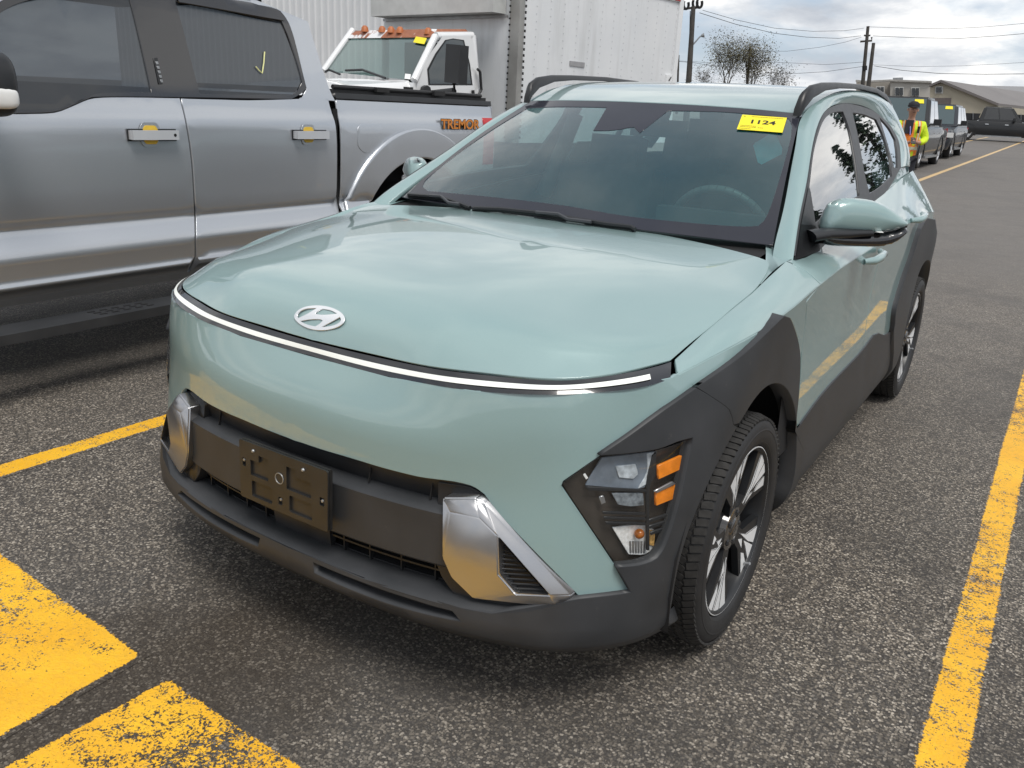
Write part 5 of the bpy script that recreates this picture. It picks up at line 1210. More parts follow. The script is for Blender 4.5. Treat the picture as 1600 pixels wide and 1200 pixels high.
def panelled_white():
    g = G('ribbed_box_panels'); n = g.noise(.8, 5, .6); st = g.noise(3, 5, .7, vec=g.mapv((1, 1, .12)))
    c = g.mix(g.ramp(n, [(.35, 0.), (.7, 1.)]), (.66, .68, .70), (.75, .76, .77)); c = g.mix(g.ramp(st, [(.52, 0.), (.75, .4)]), c, (.38, .38, .37))
    return g.end(g.P(c, .45, 0., Coat_Weight=.2))
MB_ = panelled_white()
bm = bmesh.new(); pbox(bm, .02, BL, -BW, 0, .95, BZ); box = tbm('cargo_box', bm, MB_, bev=.01)
bm = bmesh.new(); pbox(bm, 0.0, .10, -.13, .022, .95, BZ+.01); tbm('corner_post', bm, simple('weathered_aluminium', (.34, .335, .32), .5, metal=.6, var=.25, sc=2.5), bev=.05, angle=60)
bm = bmesh.new(); pbox(bm, BL-.09, BL+.03, -.06, .03, .95, BZ+.02); tbm('rear_post', bm, M['white_paint'], bev=.008)
bm = bmesh.new(); pbox(bm, .05, BL, -.04, .02, BZ-.10, BZ+.03); tr_ = tbm('top_rail', bm, simple('top_rail_alloy', (.50, .50, .50), .4, metal=.5), bev=.01)
bm = bmesh.new(); pbox(bm, BL-.24, BL-.08, .0, .03, BZ-.085, BZ+.0); tbm('marker_lamp', bm, M['red'])
bm = bmesh.new(); pbox(bm, BL-.28, BL-.10, .0, .03, 1.86, 1.97); tbm('box_decal', bm, M['white_paint'])
bm = bmesh.new(); q = [TB(BL-.22, .034, 1.89), TB(BL-.15, .034, 1.95), TB(BL-.13, .034, 1.94), TB(BL-.19, .034, 1.88)]; bm.faces.new([bm.verts.new(p) for p in q]); tbm('decal_mark', bm, M['ink'])
bm = bmesh.new(); pbox(bm, 1.12, 1.46, .0, .012, 1.94, 2.0); tbm('nameplate', bm, simple('dull_nameplate', (.30, .30, .31), .5))
bm = bmesh.new()
for k in range(13):
    a = .36+k*.29
    for j in range(24): 
        z = 1.0+j*.088; p = TB(a, .004, z); s_ = .006; v = [bm.verts.new(p+ba*x*s_+np.array([0, 0, y*s_])+bp*dx) for x, y, dx in ((-1, -1, 0), (1, -1, 0), (1, 1, 0), (-1, 1, 0), (0, 0, .006))]
        for t in ((0, 1, 4), (1, 2, 4), (2, 3, 4), (3, 0, 4)): bm.faces.new([v[i] for i in t])
rv = tbm('rivet_lines', bm, simple('rivet_heads', (.52, .54, .56), .5)); rv['kind'] = 'stuff'
bm = bmesh.new()
for j in range(30):
    for (a, p_) in ((.105, .02),): z = 1.0+j*.07; pbox(bm, a, a+.02, p_, p_+.012, z, z+.03)
    pbox(bm, -.004, .012, -.14, -.115, z, z+.02)
rv = tbm('post_rivets', bm, M['dark']); rv['kind'] = 'stuff'
# grey air deflector on the box front
bm = bmesh.new(); pbox(bm, -.24, .0, -BW+.02, -.20, 2.46, BZ+.1); tbm('front_cap', bm, simple('cap_grey', (.50, .51, .50), .6, var=.1), bev=.10, angle=60)
bm = bmesh.new(); pbox(bm, -.012, .0, -BW+.01, -.16, 2.42, 2.45); tbm('cap_seam', bm, M['steel'])
# cab
CO_ = -.26; so = TB(0, CO_, 0)
def sidept(x, y, inset=0.): return onpl(x, y, so-bp*inset, bp)
def la(p): d = np.array(p)-RC; return float(d@ba), float(d@bp), float(p[2])
br, tr2 = sidept(648, 126), sidept(680, 57, .10)
latn = np.cross(np.array(tr2)-np.array(br), bp); 
bl, tl2 = onpl(506, 111, br, latn), onpl(552, 47, br, latn)
ab, _, zb = la(br); at_, _, zt = la(tr2)
wp, wt_ = la(bl)[1], la(tl2)[1]
rb = la(sidept(752, 148)); rt = la(sidept(737, 56, .10))
roof = rt[2]+.0; wht = M['white_paint']
lx, rx_ = wp-.02, CO_
bm = bmesh.new()
def TV(a, p, z): return bm.verts.new(TB(a, p, z))
# lower cab body and hood
secs = [(ab-1.45, lx+.12, CO_-.12, 1.28), (ab-1.40, lx+.06, CO_-.06, 1.40), (ab-1.0, lx, CO_, zb-.10), (ab-.05, lx, CO_, zb-.02), (ab+.0, lx, CO_, zb)]
R_ = []
for a, l, r, z in secs: R_.append([TV(a, l, .75), TV(a, l, z-.12), TV(a, l+.10, z), TV(a, r-.10, z+.0), TV(a, r, z-.12), TV(a, r, .75)])
for i in range(len(R_)-1):
    for k in range(5): bm.faces.new((R_[i][k], R_[i][k+1], R_[i+1][k+1], R_[i+1][k]))
bm.faces.new(R_[0]); tbm('hood', bm, wht, angle=40)
bm = bmesh.new(); a1 = rb[0]
pbox(bm, ab-.02, a1, lx, CO_, .75, zb-.02); tbm('cab_body', bm, wht, bev=.03, angle=40)
# pillars and roof as a tapered shell with real openings left for the glass
def barp(bm, pts, r): tube(bm, pts, r, 8)
RF = tmesh('cab_roof', *(lambda v: (v, [(0, 1, 2, 3), (4, 5, 1, 0), (5, 6, 2, 1), (6, 7, 3, 2), (7, 4, 0, 3)]))([TB(at_+.04, wt_+.10, zt+.085), TB(rt[0], wt_+.10, roof+.075), TB(rt[0], CO_-.20, roof+.075), TB(at_+.04, CO_-.20, zt+.085), TB(at_-.03, wt_-.02, zt-.01), TB(rt[0]+.03, wt_-.02, roof-.02), TB(rt[0]+.03, CO_-.09, roof-.02), TB(at_-.03, CO_-.09, zt-.01)]), m=None)
g = G('rusted_white_roof'); k_ = g.ramp(g.math('ADD', g.noise(1.6, 5, .6), g.math('MULTIPLY', g.noise(9, 4), .25)), [(.60, 0.), (.63, 1.)]); RF.data.materials.append(g.end(g.P(g.mix(k_, (.72, .73, .74), g.mix(g.noise(20, 4), (.22, .07, .03), (.40, .16, .09))), .5)))
bm = bmesh.new(); barp(bm, [br+bp*-.01, tr2], .045); barp(bm, [bl, tl2], .045); barp(bm, [TB(rb[0]-.03, CO_, 1.2), TB(rt[0], CO_-.10, roof)], .055); barp(bm, [TB(rb[0]-.03, lx, 1.2), TB(rt[0], wt_, roof)], .055)
q1, q2 = sidept(760, 148), None
fr1 = [onpl(x, y, so-bp*.05, bp) for x, y in ((688, 60), (728, 60), (741, 135))]
barp(bm, [TB(at_, CO_-.09, zt-.0), TB(rt[0], CO_-.10, roof)], .05); loose(tbm('cab_pillar', bm, wht, angle=60))
W_ = tmesh('cab_windshield', [br, tr2, tl2, bl], [(0, 1, 2, 3)], glass('truck_glass', (.35, .50, .47), see=.6, dark=(.04, .10, .095)))
wi = [onpl(x, y, br-latn/np.linalg.norm(latn)*.0, latn) for x, y in ((552, 56), (588, 56), (583, 103), (527, 101))]
nn_ = latn/np.linalg.norm(latn); nn_ = nn_ if nn_@(CAM-br) > 0 else -nn_
tag_ = [onpl(x, y, br+nn_*.02, nn_) for x, y in ((650, 57), (667, 59.5), (663, 69), (645.5, 66))]
tmesh('windshield_tag', tag_, [(0, 1, 2, 3)], M['yellow_card'], W_).matrix_parent_inverse = Matrix.Translation([-c for c in RC]) if False else Matrix.Identity(4)
bm = bmesh.new()
for pts in (((508, 112), (514, 109), (531, 116)), ((540, 110), (566, 109), (602, 122))): tube(bm, [onpl(x, y, br+nn_*.03, nn_) for x, y in pts], .014, 6)
tbm('cab_wipers', bm, M['trim'], W_)
bm = bmesh.new(); bm.faces.new([bm.verts.new(onpl(x, y, br+nn_*.015, nn_)) for x, y in ((633, 115), (642, 116), (641, 124), (632, 123))]); tbm('windshield_paper', bm, M['white'], W_)
sw = [onpl(x, y, so+bp*.012, bp) for x, y in ((697, 64), (708, 61.5), (723, 64), (732, 100), (736, 131), (672, 131), (670, 110), (682, 86))]
DW = tmesh('cab_door', [onpl(x, y, so+bp*.006, bp) for x, y in ((692, 56), (736, 56), (746, 100), (752, 150), (650, 150), (652, 118), (672, 84))], [tuple(range(7))], wht)
dwin = tmesh('door_window', sw, [tuple(range(8))], glass('truck_door_glass', (.2, .25, .26), see=.2, dark=(.03, .05, .06)), DW)
tmesh('window_seal', [onpl(x, y, so+bp*.009, bp) for x, y in ((695.5, 62.5), (708, 60), (725, 62.5), (734.5, 100), (738.5, 133), (669.5, 133), (667.5, 108), (680, 84))], [tuple(range(8))], M['trim'], DW)
bm = bmesh.new(); tube(bm, [onpl(x, y, so+bp*.05, bp) for x, y in ((746, 108), (750, 112), (752, 140), (747, 150))], .018, 6); tbm('grab_handle', bm, M['trim'], DW)
bm = bmesh.new(); tube(bm, [onpl(739, 141, so+bp*.02, bp), onpl(740, 151, so+bp*.02, bp)], .02, 6); tbm('door_handle', bm, M['trim'], DW)
TM2 = thing('tow_mirror', None, None); TM2.parent = BT_; TM2.matrix_parent_inverse = Matrix.Translation([-c for c in RC])
mo = so+bp*.30
c0 = [onpl(x, y, mo, ba) for x, y in ((702, 70), (723, 72), (721, 131), (700, 128))]
a0 = la(onpl(655, 140, so+bp*.03, bp))[0]; c0 = [onpl(x, y, TB(a0+.05, 0, 0), ba) for x, y in ((702, 69), (724, 71), (721, 131), (699, 129))]
bm = bmesh.new(); A = [bm.verts.new(p-ba*.05) for p in c0]; B = [bm.verts.new(p+ba*.09) for p in c0]; bm.faces.new(A); bm.faces.new(B[::-1])
for i in range(4): bm.faces.new((A[i], A[(i+1) % 4], B[(i+1) % 4], B[i]))
tbm('mirror_head', bm, M['trim'], TM2, bev=.04, angle=60)
cm = sum(c0)/4; lowp = (c0[2]+c0[3])/2
bm = bmesh.new(); tube(bm, [TB(a0+.1, CO_, la(lowp)[2]-.13), lowp+np.array([0, 0, -.08]), lowp+np.array([0, 0, .02])], .035, 8); tube(bm, [TB(a0+.1, CO_, la(lowp)[2]-.10), TB(a0+.1, CO_+.06, la(lowp)[2]-.10)], .07, 8); tbm('mirror_arm', bm, M['trim'], TM2, angle=60)
bm = bmesh.new(); p = TB(a0-.1, lx-.22, 1.95); bx(bm, (0, 0, 0), (.22, .12, .46)); bmesh.ops.translate(bm, verts=bm.verts, vec=p); tbm('mirror_head', bm, M['trim'], TM2, bev=.04, angle=60)
for x in (570, 597, 611, 625, 669):
    p = onpl(x, 41.5+(x-570)*.035, TB(at_+.02, 0, 0), ba); bm = bmesh.new(); tube(bm, [p+np.array([0, 0, -.06]), p+np.array([0, 0, -.01]), p+np.array([0, 0, .012])], [.05, .04, .02], 10); tbm('roof_lamp', bm, M['lamp_rust'], angle=60)
bm = bmesh.new(); p = onpl(638, 139.5, so+bp*.01, bp); bx(bm, (0, 0, 0), (.012, .14, .05), rz=-BA); bmesh.ops.translate(bm, verts=bm.verts, vec=p); tbm('hood_badge', bm, M['ink'])
bm = bmesh.new()
for a in (ab+.55, ab+.55): pbox(bm, a, a+.3, CO_-.75, CO_-.30, zb-.25, zb+.45)
pbox(bm, ab+.1, ab+.35, lx+.1, CO_-.1, zb-.2, zb+.0); tbm('cab_interior', bm, M['fabric'], bev=.03, angle=60)
bm = bmesh.new(); pbox(bm, ab-1.2, BL, -BW+.5, -.5, .55, .95); tbm('chassis', bm, M['dark'])
tw2 = big_wheel('wheel', .41, .25, .23)
for i, (a, p) in enumerate(((ab-.55, CO_-.12), (2.6, -.2), (ab-.55, lx+.12), (2.6, -BW+.2))):
    w = tw2 if i == 0 else copy_tree(tw2); w.parent = BT_; w.matrix_parent_inverse = Matrix.Translation([-c for c in RC]); w.location = TB(a, p, .41); w.rotation_euler = (0, 0, -BA if p > -1 else pi-BA)

# ================================================================== ribbed metal hall behind the truck
g = G('white_ribbed_cladding'); MRB = g.end(g.P(g.mix(g.noise(1.2, 4), (.58, .59, .60), (.68, .69, .70)), .5))
HA = rd(6); o0 = onpl(470, 60, (0, 19, 0), (sin(HA)*.2, 1, 0)); hx = np.array([1, .12, 0.]); hx /= np.linalg.norm(hx); hn = np.array([hx[1], -hx[0], 0.])
V = []; F = []; st = 0.; n = 0; x = -9.
while x < 6.5:
    for dx, dd in ((0, 0), (.13, 0), (.16, .045), (.21, .045), (.24, 0)):
        p = o0+hx*(x+dx)+hn*dd
        V += [(p[0], p[1], 0), (p[0], p[1], 7.0)]
    x += .27
n = len(V)//2; F = [(2*i, 2*i+2, 2*i+3, 2*i+1) for i in range(n-1)]
HB = thing('metal_hall', 'white ribbed metal hall behind the box truck cab', 'building', (float(o0[0]), float(o0[1]), 0))
o = mesh('ribbed_wall', V, F, MRB, HB); o.matrix_parent_inverse = Matrix.Translation((-o0[0], -o0[1], 0))
bm = bmesh.new(); c = o0+hx*(-1.2)-hn*5.1; bx(bm, (c[0], c[1], 3.4), (15.2, 9.8, 6.8), rz=math.atan2(hx[1], hx[0])); o = frombm('hall_body', bm, M['white_paint'], HB); o.matrix_parent_inverse = Matrix.Translation((-o0[0], -o0[1], 0))

# ================================================================== far buildings
def facade(name, o, nrm, polys, par, m, th=0.):
    """polygons traced on a far upright plane; th gives them depth behind the plane"""
    bm = bmesh.new(); nrm = np.array(nrm, float); nrm /= np.linalg.norm(nrm)
    for pl in polys:
        A = [bm.verts.new(onpl(x, y, o, nrm)) for x, y in pl]; f = bm.faces.new(A)
        if th:
            B = [bm.verts.new(onpl(x, y, o, nrm)-nrm*th) for x, y in pl]; bm.faces.new(B[::-1])
            for i in range(len(pl)): bm.faces.new((A[i], A[(i+1) % len(pl)], B[(i+1) % len(pl)], B[i]))
    ob = frombm(name, bm, m, par)
    if par is not None: ob.matrix_parent_inverse = Matrix.Translation((-par.location[0], -par.location[1], -par.location[2]))
    return ob
def away(x, y, dist):
    d = ray(x, y); return CAM+d/np.hypot(d[0], d[1])*dist
stucco = simple('beige_stucco', (.36, .335, .30), .9, var=.08, sc=.4); stucco2 = simple('light_stucco', (.44, .42, .385), .9, var=.06, sc=.4); stone_ = simple('tan_stone_base', (.30, .27, .235), .9, var=.2, sc=2.)
cream = simple('cream_metal_siding', (.40, .36, .28), .7, var=.06, sc=.5); rfm = simple('brown_metal_roof', (.14, .125, .12), .5, var=.1, sc=.3); dkw = simple('dark_window', (.03, .035, .04), .15, var=.2); whm = simple('white_window_frame', (.6, .6, .58), .6); dor = simple('brown_roller_door', (.12, .10, .095), .6)
Bo = away(1400, 190, 118); Bn = (CAM-Bo)*np.array([1, 1, 0]); BG = thing('office_building', 'two storey beige stucco office building with flat roof on the horizon', 'building', (float(Bo[0]), float(Bo[1]), gz(0, 118)-.3))
facade('wall', Bo, Bn, [[(1338, 127), (1405, 127), (1405, 216), (1336, 216)]], BG, stucco, 12.)
facade('wall', Bo+Bn/np.linalg.norm(Bn)*1.2, Bn, [[(1391, 127.5), (1455.5, 129), (1455, 216), (1391, 216)]], BG, stucco2, 12.)
facade('parapet', Bo+Bn/np.linalg.norm(Bn)*1.6, Bn, [[(1337, 124.5), (1352, 126), (1391, 124), (1456, 126.5), (1456, 129.5), (1391, 127), (1352, 129), (1337, 127.8)]], BG, simple('parapet_trim', (.33, .32, .30), .8), 1.)
facade('roof_unit', Bo, Bn, [[(1395, 126), (1395, 121.5), (1411, 121), (1411, 126)]], BG, M['steel'], 3.)
facade('stone_base', Bo+Bn/np.linalg.norm(Bn)*1.5, Bn, [[(1391, 152), (1455, 153), (1455, 216), (1391, 216)]], BG, stone_, .5)
for (x0, y0, x1, y1) in ((1370, 136, 1381, 148), (1399, 137, 1411, 149), (1425, 137.5, 1436, 149.5), (1345, 137, 1351, 146), (1355, 137, 1361, 148)):
    w_ = facade('window', Bo+Bn/np.linalg.norm(Bn)*1.45, Bn, [[(x0-1, y0-1), (x1+1, y0-1), (x1+1, y1+1), (x0-1, y1+1)]], BG, whm, .2)
    po = Bo+Bn/np.linalg.norm(Bn)*1.6; mid = (x0+x1)/2
    ob = facade('pane', po, Bn, [[(x0, y0), (mid-.5, y0), (mid-.5, y1), (x0, y1)]], None, dkw, .1); ob.parent = w_
    ob = facade('pane', po, Bn, [[(mid+.5, y0), (x1, y0), (x1, y1), (mid+.5, y1)]], None, dkw, .1); ob.parent = w_
Go = away(1500, 190, 104); Gn = (CAM-Go)*np.array([1, 1, 0]); Gn = Gn/np.linalg.norm(Gn); Gl = np.array([-Gn[1], Gn[0], 0]); Gl = Gl if Gl[0] > 0 else -Gl
GG = thing('garage_building', 'tan metal garage building with brown gable roof and roller door, right of the stucco office', 'building', (float(Go[0]), float(Go[1]), gz(0, 104)-.3))
facade('gable_wall', Go, Gn, [[(1453, 132), (1470, 125.5), (1559, 162), (1559, 214), (1453, 214)]], GG, cream, .4)
bk = -Gn*26+Gl*9
def slab(name, pts, m, par, th=.25):
    bm = bmesh.new(); A = [bm.verts.new(p) for p in pts]; B = [bm.verts.new(np.array(p)-np.array([0, 0, th])) for p in pts]; bm.faces.new(A); bm.faces.new(B[::-1])
    for i in range(len(pts)): bm.faces.new((A[i], A[(i+1) % len(pts)], B[(i+1) % len(pts)], B[i]))
    ob = frombm(name, bm, m, par); ob.matrix_parent_inverse = Matrix.Translation((-par.location[0], -par.location[1], -par.location[2])); return ob
rg, ev_, el_ = onpl(1470, 124.6, Go+Gn*.5, Gn), onpl(1560.5, 161.5, Go+Gn*.5, Gn), onpl(1452, 132, Go+Gn*.5, Gn)
slab('roof', [rg, ev_, ev_+bk, rg+bk], rfm, GG); slab('roof', [rg, el_, el_+bk, rg+bk], rfm, GG)
eb = ev_+np.array([0, 0, -.3]); slab('side_wall', [eb, eb+bk, eb+bk+np.array([.1, 0, 0]), eb+np.array([.1, 0, 0])], cream, GG, 4.2)
facade('roller_door', Go+Gn*.1, Gn, [[(1457.5, 153), (1486.5, 153), (1484, 176), (1456, 176)]], GG, dor, .1)
w_ = facade('window', Go+Gn*.1, Gn, [[(1461, 135), (1473.5, 135), (1473.5, 146), (1461, 146)]], GG, whm, .1)
facade('pane', Go+Gn*.25, Gn, [[(1462.5, 136.5), (1466.5, 136), (1466.5, 144.5), (1462.5, 144.5)]], None, dkw, .1).parent = w_
facade('pane', Go+Gn*.25, Gn, [[(1467.5, 136), (1471.5, 136.5), (1471.5, 144.5), (1467.5, 144.5)]], None, dkw, .1).parent = w_
Ho = away(1560, 190, 138); Hn = (CAM-Ho)*np.array([1, 1, 0]); Hn /= np.linalg.norm(Hn)
HG = thing('warehouse', 'long grey roofed cream warehouse behind the tan garage at the right edge', 'building', (float(Ho[0]), float(Ho[1]), gz(0, 138)-.3))
facade('wall', Ho, Hn, [[(1545, 150), (1640, 150), (1640, 214), (1545, 214)]], HG, simple('pale_siding', (.42, .40, .35), .8), 14.)
q = [onpl(1528, 133.5, Ho-Hn*12, Hn), onpl(1640, 136, Ho-Hn*12, Hn), onpl(1640, 151, Ho+Hn*.6, Hn), onpl(1555, 151, Ho+Hn*.6, Hn)]; slab('roof', q, simple('grey_metal_roof', (.20, .195, .20), .5), HG)
# fence of the yard
fo = away(1540, 195, 82); FN = thing('mesh_fence', 'black screened chain link fence behind the parked black pickup', 'fence', (float(fo[0]), float(fo[1]), gz(0, 80)))
fn_ = (CAM-fo)*np.array([1, 1, 0])
facade('fence_screen', fo, fn_, [[(1492, 176), (1650, 181), (1650, 214), (1492, 212)]], FN, simple('black_screen_cloth', (.018, .019, .022), .8), .05)
for x in (1495, 1520, 1545, 1570, 1595, 1620): facade('post', fo+fn_/np.linalg.norm(fn_)*.1, fn_, [[(x, 174+(x-1492)*.03), (x+.8, 174+(x-1492)*.03), (x+.8, 213), (x, 213)]], FN, M['steel'], .06)

# ================================================================== utility poles, wires, trees
def pole(name, lab, px0, py0, px1, py1, dist, r0, group=None):
    b = away(px0, py0, dist); t = onpl(px1, py1, b, (CAM-b)*np.array([1, 1, 0])); g0 = gz(0, min(dist, 200)); dz = (b-t)/(b[2]-t[2]); base = b+dz*(g0-b[2])
    T = thing(name, lab, 'utility pole', tuple(map(float, base)), group=group); bm = bmesh.new(); tube(bm, [base, base*.5+t*.5, t], [r0, r0*.85, r0*.65], 10)
    o = frombm('pole_shaft', bm, M['wood'], T, angle=60); o.matrix_parent_inverse = Matrix.Translation([-c for c in base]); return T, b, t, base
def hang(o, T): o.parent = T; o.matrix_parent_inverse = Matrix.Translation([-c for c in T.location]); return o
T, b, t, base = pole('utility_pole', 'dark utility pole with ring crossarm and street lamp arm, beside the box truck', 1076, 128, 1083.5, 10, 46, .17)
pn = (CAM-b)*np.array([1, 1, 0])
bm = bmesh.new(); tube(bm, [onpl(x, y, b, pn) for x, y in ((1058, 15.5), (1083, 12), (1094, 11.5))], .055, 6); hang(frombm('crossarm', bm, M['wood']), T)
for cx, cy, rr_, nm in ((1072, 7, 4, 0), (1086, 5.5, 3.5, 1), (1093, 5, 4, 2)):
    bm = bmesh.new(); tube(bm, [onpl(cx+rr_*cos(rd(a)), cy-7*sin(rd(a))*1., b, pn) for a in range(130, 410, 20)], .07, 6); hang(frombm('insulator_ring', bm, M['dark']), T)
bm = bmesh.new(); pth = [onpl(x, y, b, pn) for x, y in ((1081, 72), (1087, 65), (1093, 58), (1096, 56), (1100.5, 55))]; tube(bm, pth, .035, 6); hang(frombm('lamp_arm', bm, M['steel']), T)
bm = bmesh.new(); tube(bm, [pth[-2], pth[-1]], [.07, .11], 8); hang(frombm('lamp_head', bm, M['steel']), T)
bm = bmesh.new(); tube(bm, [onpl(1078.5, 17, b, pn), onpl(1077, 75, b, pn)], .02, 5); hang(frombm('riser_cable', bm, M['dark']), T)
P1 = b, pn
T2, b2, t2, _ = pole('utility_pole', 'tall utility pole with short crossarm in front of the office', 1347, 142, 1356.3, 41, 72, .17)
n2 = (CAM-b2)*np.array([1, 1, 0])
bm = bmesh.new(); tube(bm, [onpl(x, y, b2, n2) for x, y in ((1344, 65), (1362.5, 63.5), (1362, 58))], .07, 6); tube(bm, [onpl(x, y, b2, n2) for x, y in ((1350, 55), (1355, 56.5), (1360, 55))], .06, 6); hang(frombm('crossarm', bm, M['wood']), T2)
bm = bmesh.new(); tube(bm, [onpl(1351, 103, b2, n2), onpl(1351, 110, b2, n2)], .18, 8); hang(frombm('cable_box', bm, M['dark']), T2)
pole('utility_pole', 'shorter bare wooden pole just right of the tall one', 1356, 142, 1365, 67, 70, .18)
pole('utility_pole', 'slim distant pole between the box truck and the dark pole', 1059, 128, 1060.5, 86, 90, .13)
pole('utility_pole', 'thin distant pole standing inside the bare trees', 1168, 130, 1172, 72, 84, .14)
def wire(lab, pts, dist, grp, r=.018):
    b_ = away(*pts[0], dist[0]); V = []
    n = len(pts)
    for i, (x, y) in enumerate(pts):
        dd = dist[0]+(dist[1]-dist[0])*i/(n-1); V.append(away(x, y, dd))
    bm = bmesh.new(); fine = crom([tuple(v) for v in V], False, 3., {0, n-1}) if False else V; tube(bm, fine, r*.62, 4, caps=False)
    tag(frombm('power_cable', bm, M['dark']), lab, 'cable', grp)
GW = 'cables strung between the poles'
wire('upper sagging cable between the dark pole and the tall pole', [(1098, 16), (1150, 31), (1210, 44), (1270, 49), (1320, 48), (1350, 44)], (46, 72), GW)
wire('lower sagging cable between the dark pole and the tall pole', [(1093, 20), (1150, 38), (1210, 52), (1260, 58), (1310, 60), (1345, 56)], (46, 72), GW, .022)
wire('middle cable dropping left from the tall pole crossarm', [(1180, 80), (1230, 80), (1280, 74), (1320, 66), (1346, 58)], (80, 72), GW)
wire('cable reaching the cable box on the tall pole from the left', [(1060, 95), (1110, 98), (1180, 96), (1230, 98), (1290, 101), (1349, 97)], (80, 72), GW)
wire('lowest left cable meeting the tall pole below its box', [(1195, 113), (1240, 115), (1290, 112), (1347, 104)], (80, 72), GW, .022)
wire('top cable running from the tall pole to the right edge', [(1358, 42), (1420, 44), (1480, 45), (1540, 42), (1640, 33)], (72, 66), GW)
wire('second cable running from the tall pole to the right edge', [(1364, 56), (1430, 59), (1500, 60), (1560, 56), (1640, 49)], (72, 66), GW, .022)
wire('faint third cable right of the tall pole', [(1358, 101), (1430, 104), (1500, 103), (1560, 100), (1640, 95)], (72, 68), GW, .014)
wire('thick low cable sagging right of the tall pole', [(1366, 103), (1410, 110), (1470, 115), (1540, 116), (1640, 115)], (71, 60), GW, .026)
wire('cable passing left behind the dark pole', [(1040, 99), (1060, 96), (1084, 98), (1120, 104), (1160, 108)], (46, 70), GW)
random.seed(11)
def tree(lab, px0, w_px, top, base_y, dist, dens, group='bare spring trees beyond the lot', leaf=(.095, .085, .040)):
    b = away(px0, 130, dist); g0 = gz(0, dist); nb = (CAM-b)*np.array([1, 1, 0]); sc_ = dist/FOC*1.1
    T = thing('bare_tree', lab, 'tree', (float(b[0]), float(b[1]), g0), group=group); h = float(onpl(px0, top, b, nb)[2])-g0; w = w_px*sc_/2
    bm = bmesh.new(); tips = []
    def grow(p, d, ln, r, lv):
        n = 4; pts = [p]; 
        for i in range(n): d = (d+Vector((random.uniform(-.10, .10), random.uniform(-.10, .10), .08))).normalized(); p = p+d*ln/n; pts.append(p)
        tube(bm, pts, [r*(1-.5*i/n) for i in range(n+1)], 5 if lv < 2 else 3, caps=False)
        if lv >= 4: tips.extend([p, pts[2]]); return
        if lv >= 2: tips.append(pts[2])
        for k in range(5 if lv < 2 else 4 if lv < 3 else 3):
            a = random.uniform(0, 2*pi); sp_ = random.uniform(.35, .75) if lv else random.uniform(.25, .5); e = (d*cos(sp_)+Vector((cos(a), sin(a), .25))*sin(sp_)).normalized(); q = pts[random.choice((2, 3, 4))] if k else pts[-1]; grow(q, e, ln*random.uniform(.55, .78), r*.55, lv+1)
    grow(Vector((0, 0, 0)), Vector((0, 0, 1)), h*.36, h*.010, 0)
    tips = random.sample(tips, min(len(tips), 1400))
    # fit the crown to the outline seen
    xs_ = [v.co.x for v in bm.verts]; zs_ = [v.co.z for v in bm.verts]; ex = max(abs(min(xs_)), max(xs_)); s1, s2 = w/ex, h/max(zs_)
    for v in bm.verts: v.co.x *= s1; v.co.y *= s1; v.co.z *= s2
    frombm('trunk', bm, simple('twig_bark', (.075, .062, .048), .9), T)
    V = []; F = []
    for t in tips:
        for k in range(dens):
            c = Vector((t.x*s1, t.y*s1, t.z*s2))+Vector((random.gauss(0, .5), random.gauss(0, .5), random.gauss(0, .5))); s = random.uniform(.035, .085); a, bb = random.uniform(0, pi), random.uniform(-1, 1); u = Vector((cos(a), sin(a), bb)).normalized()*s; v2 = Vector((-sin(a), cos(a), random.uniform(-1, 1))).normalized()*s; i = len(V); V += [c-u, c+v2*.7, c+u, c-v2*.7]; F.append((i, i+1, i+2, i+3))
    mesh('crown', V, F, simple('spring_buds', leaf, .8, var=.35, sc=1.5), T)
tree('tall airy tree with buds left of the two, near the dark pole', 1134, 56, 56, 130, 78, 5)
tree('tall budding tree right of its twin behind the car roof', 1172, 54, 60, 130, 80, 6)
tree('low grey shrub-like tree at the foot of the dark pole', 1100, 30, 98, 130, 84, 1, leaf=(.09, .085, .07))
tree('small bare tree at the right end of the tree line', 1215, 34, 104, 130, 86, 2, leaf=(.08, .075, .06))

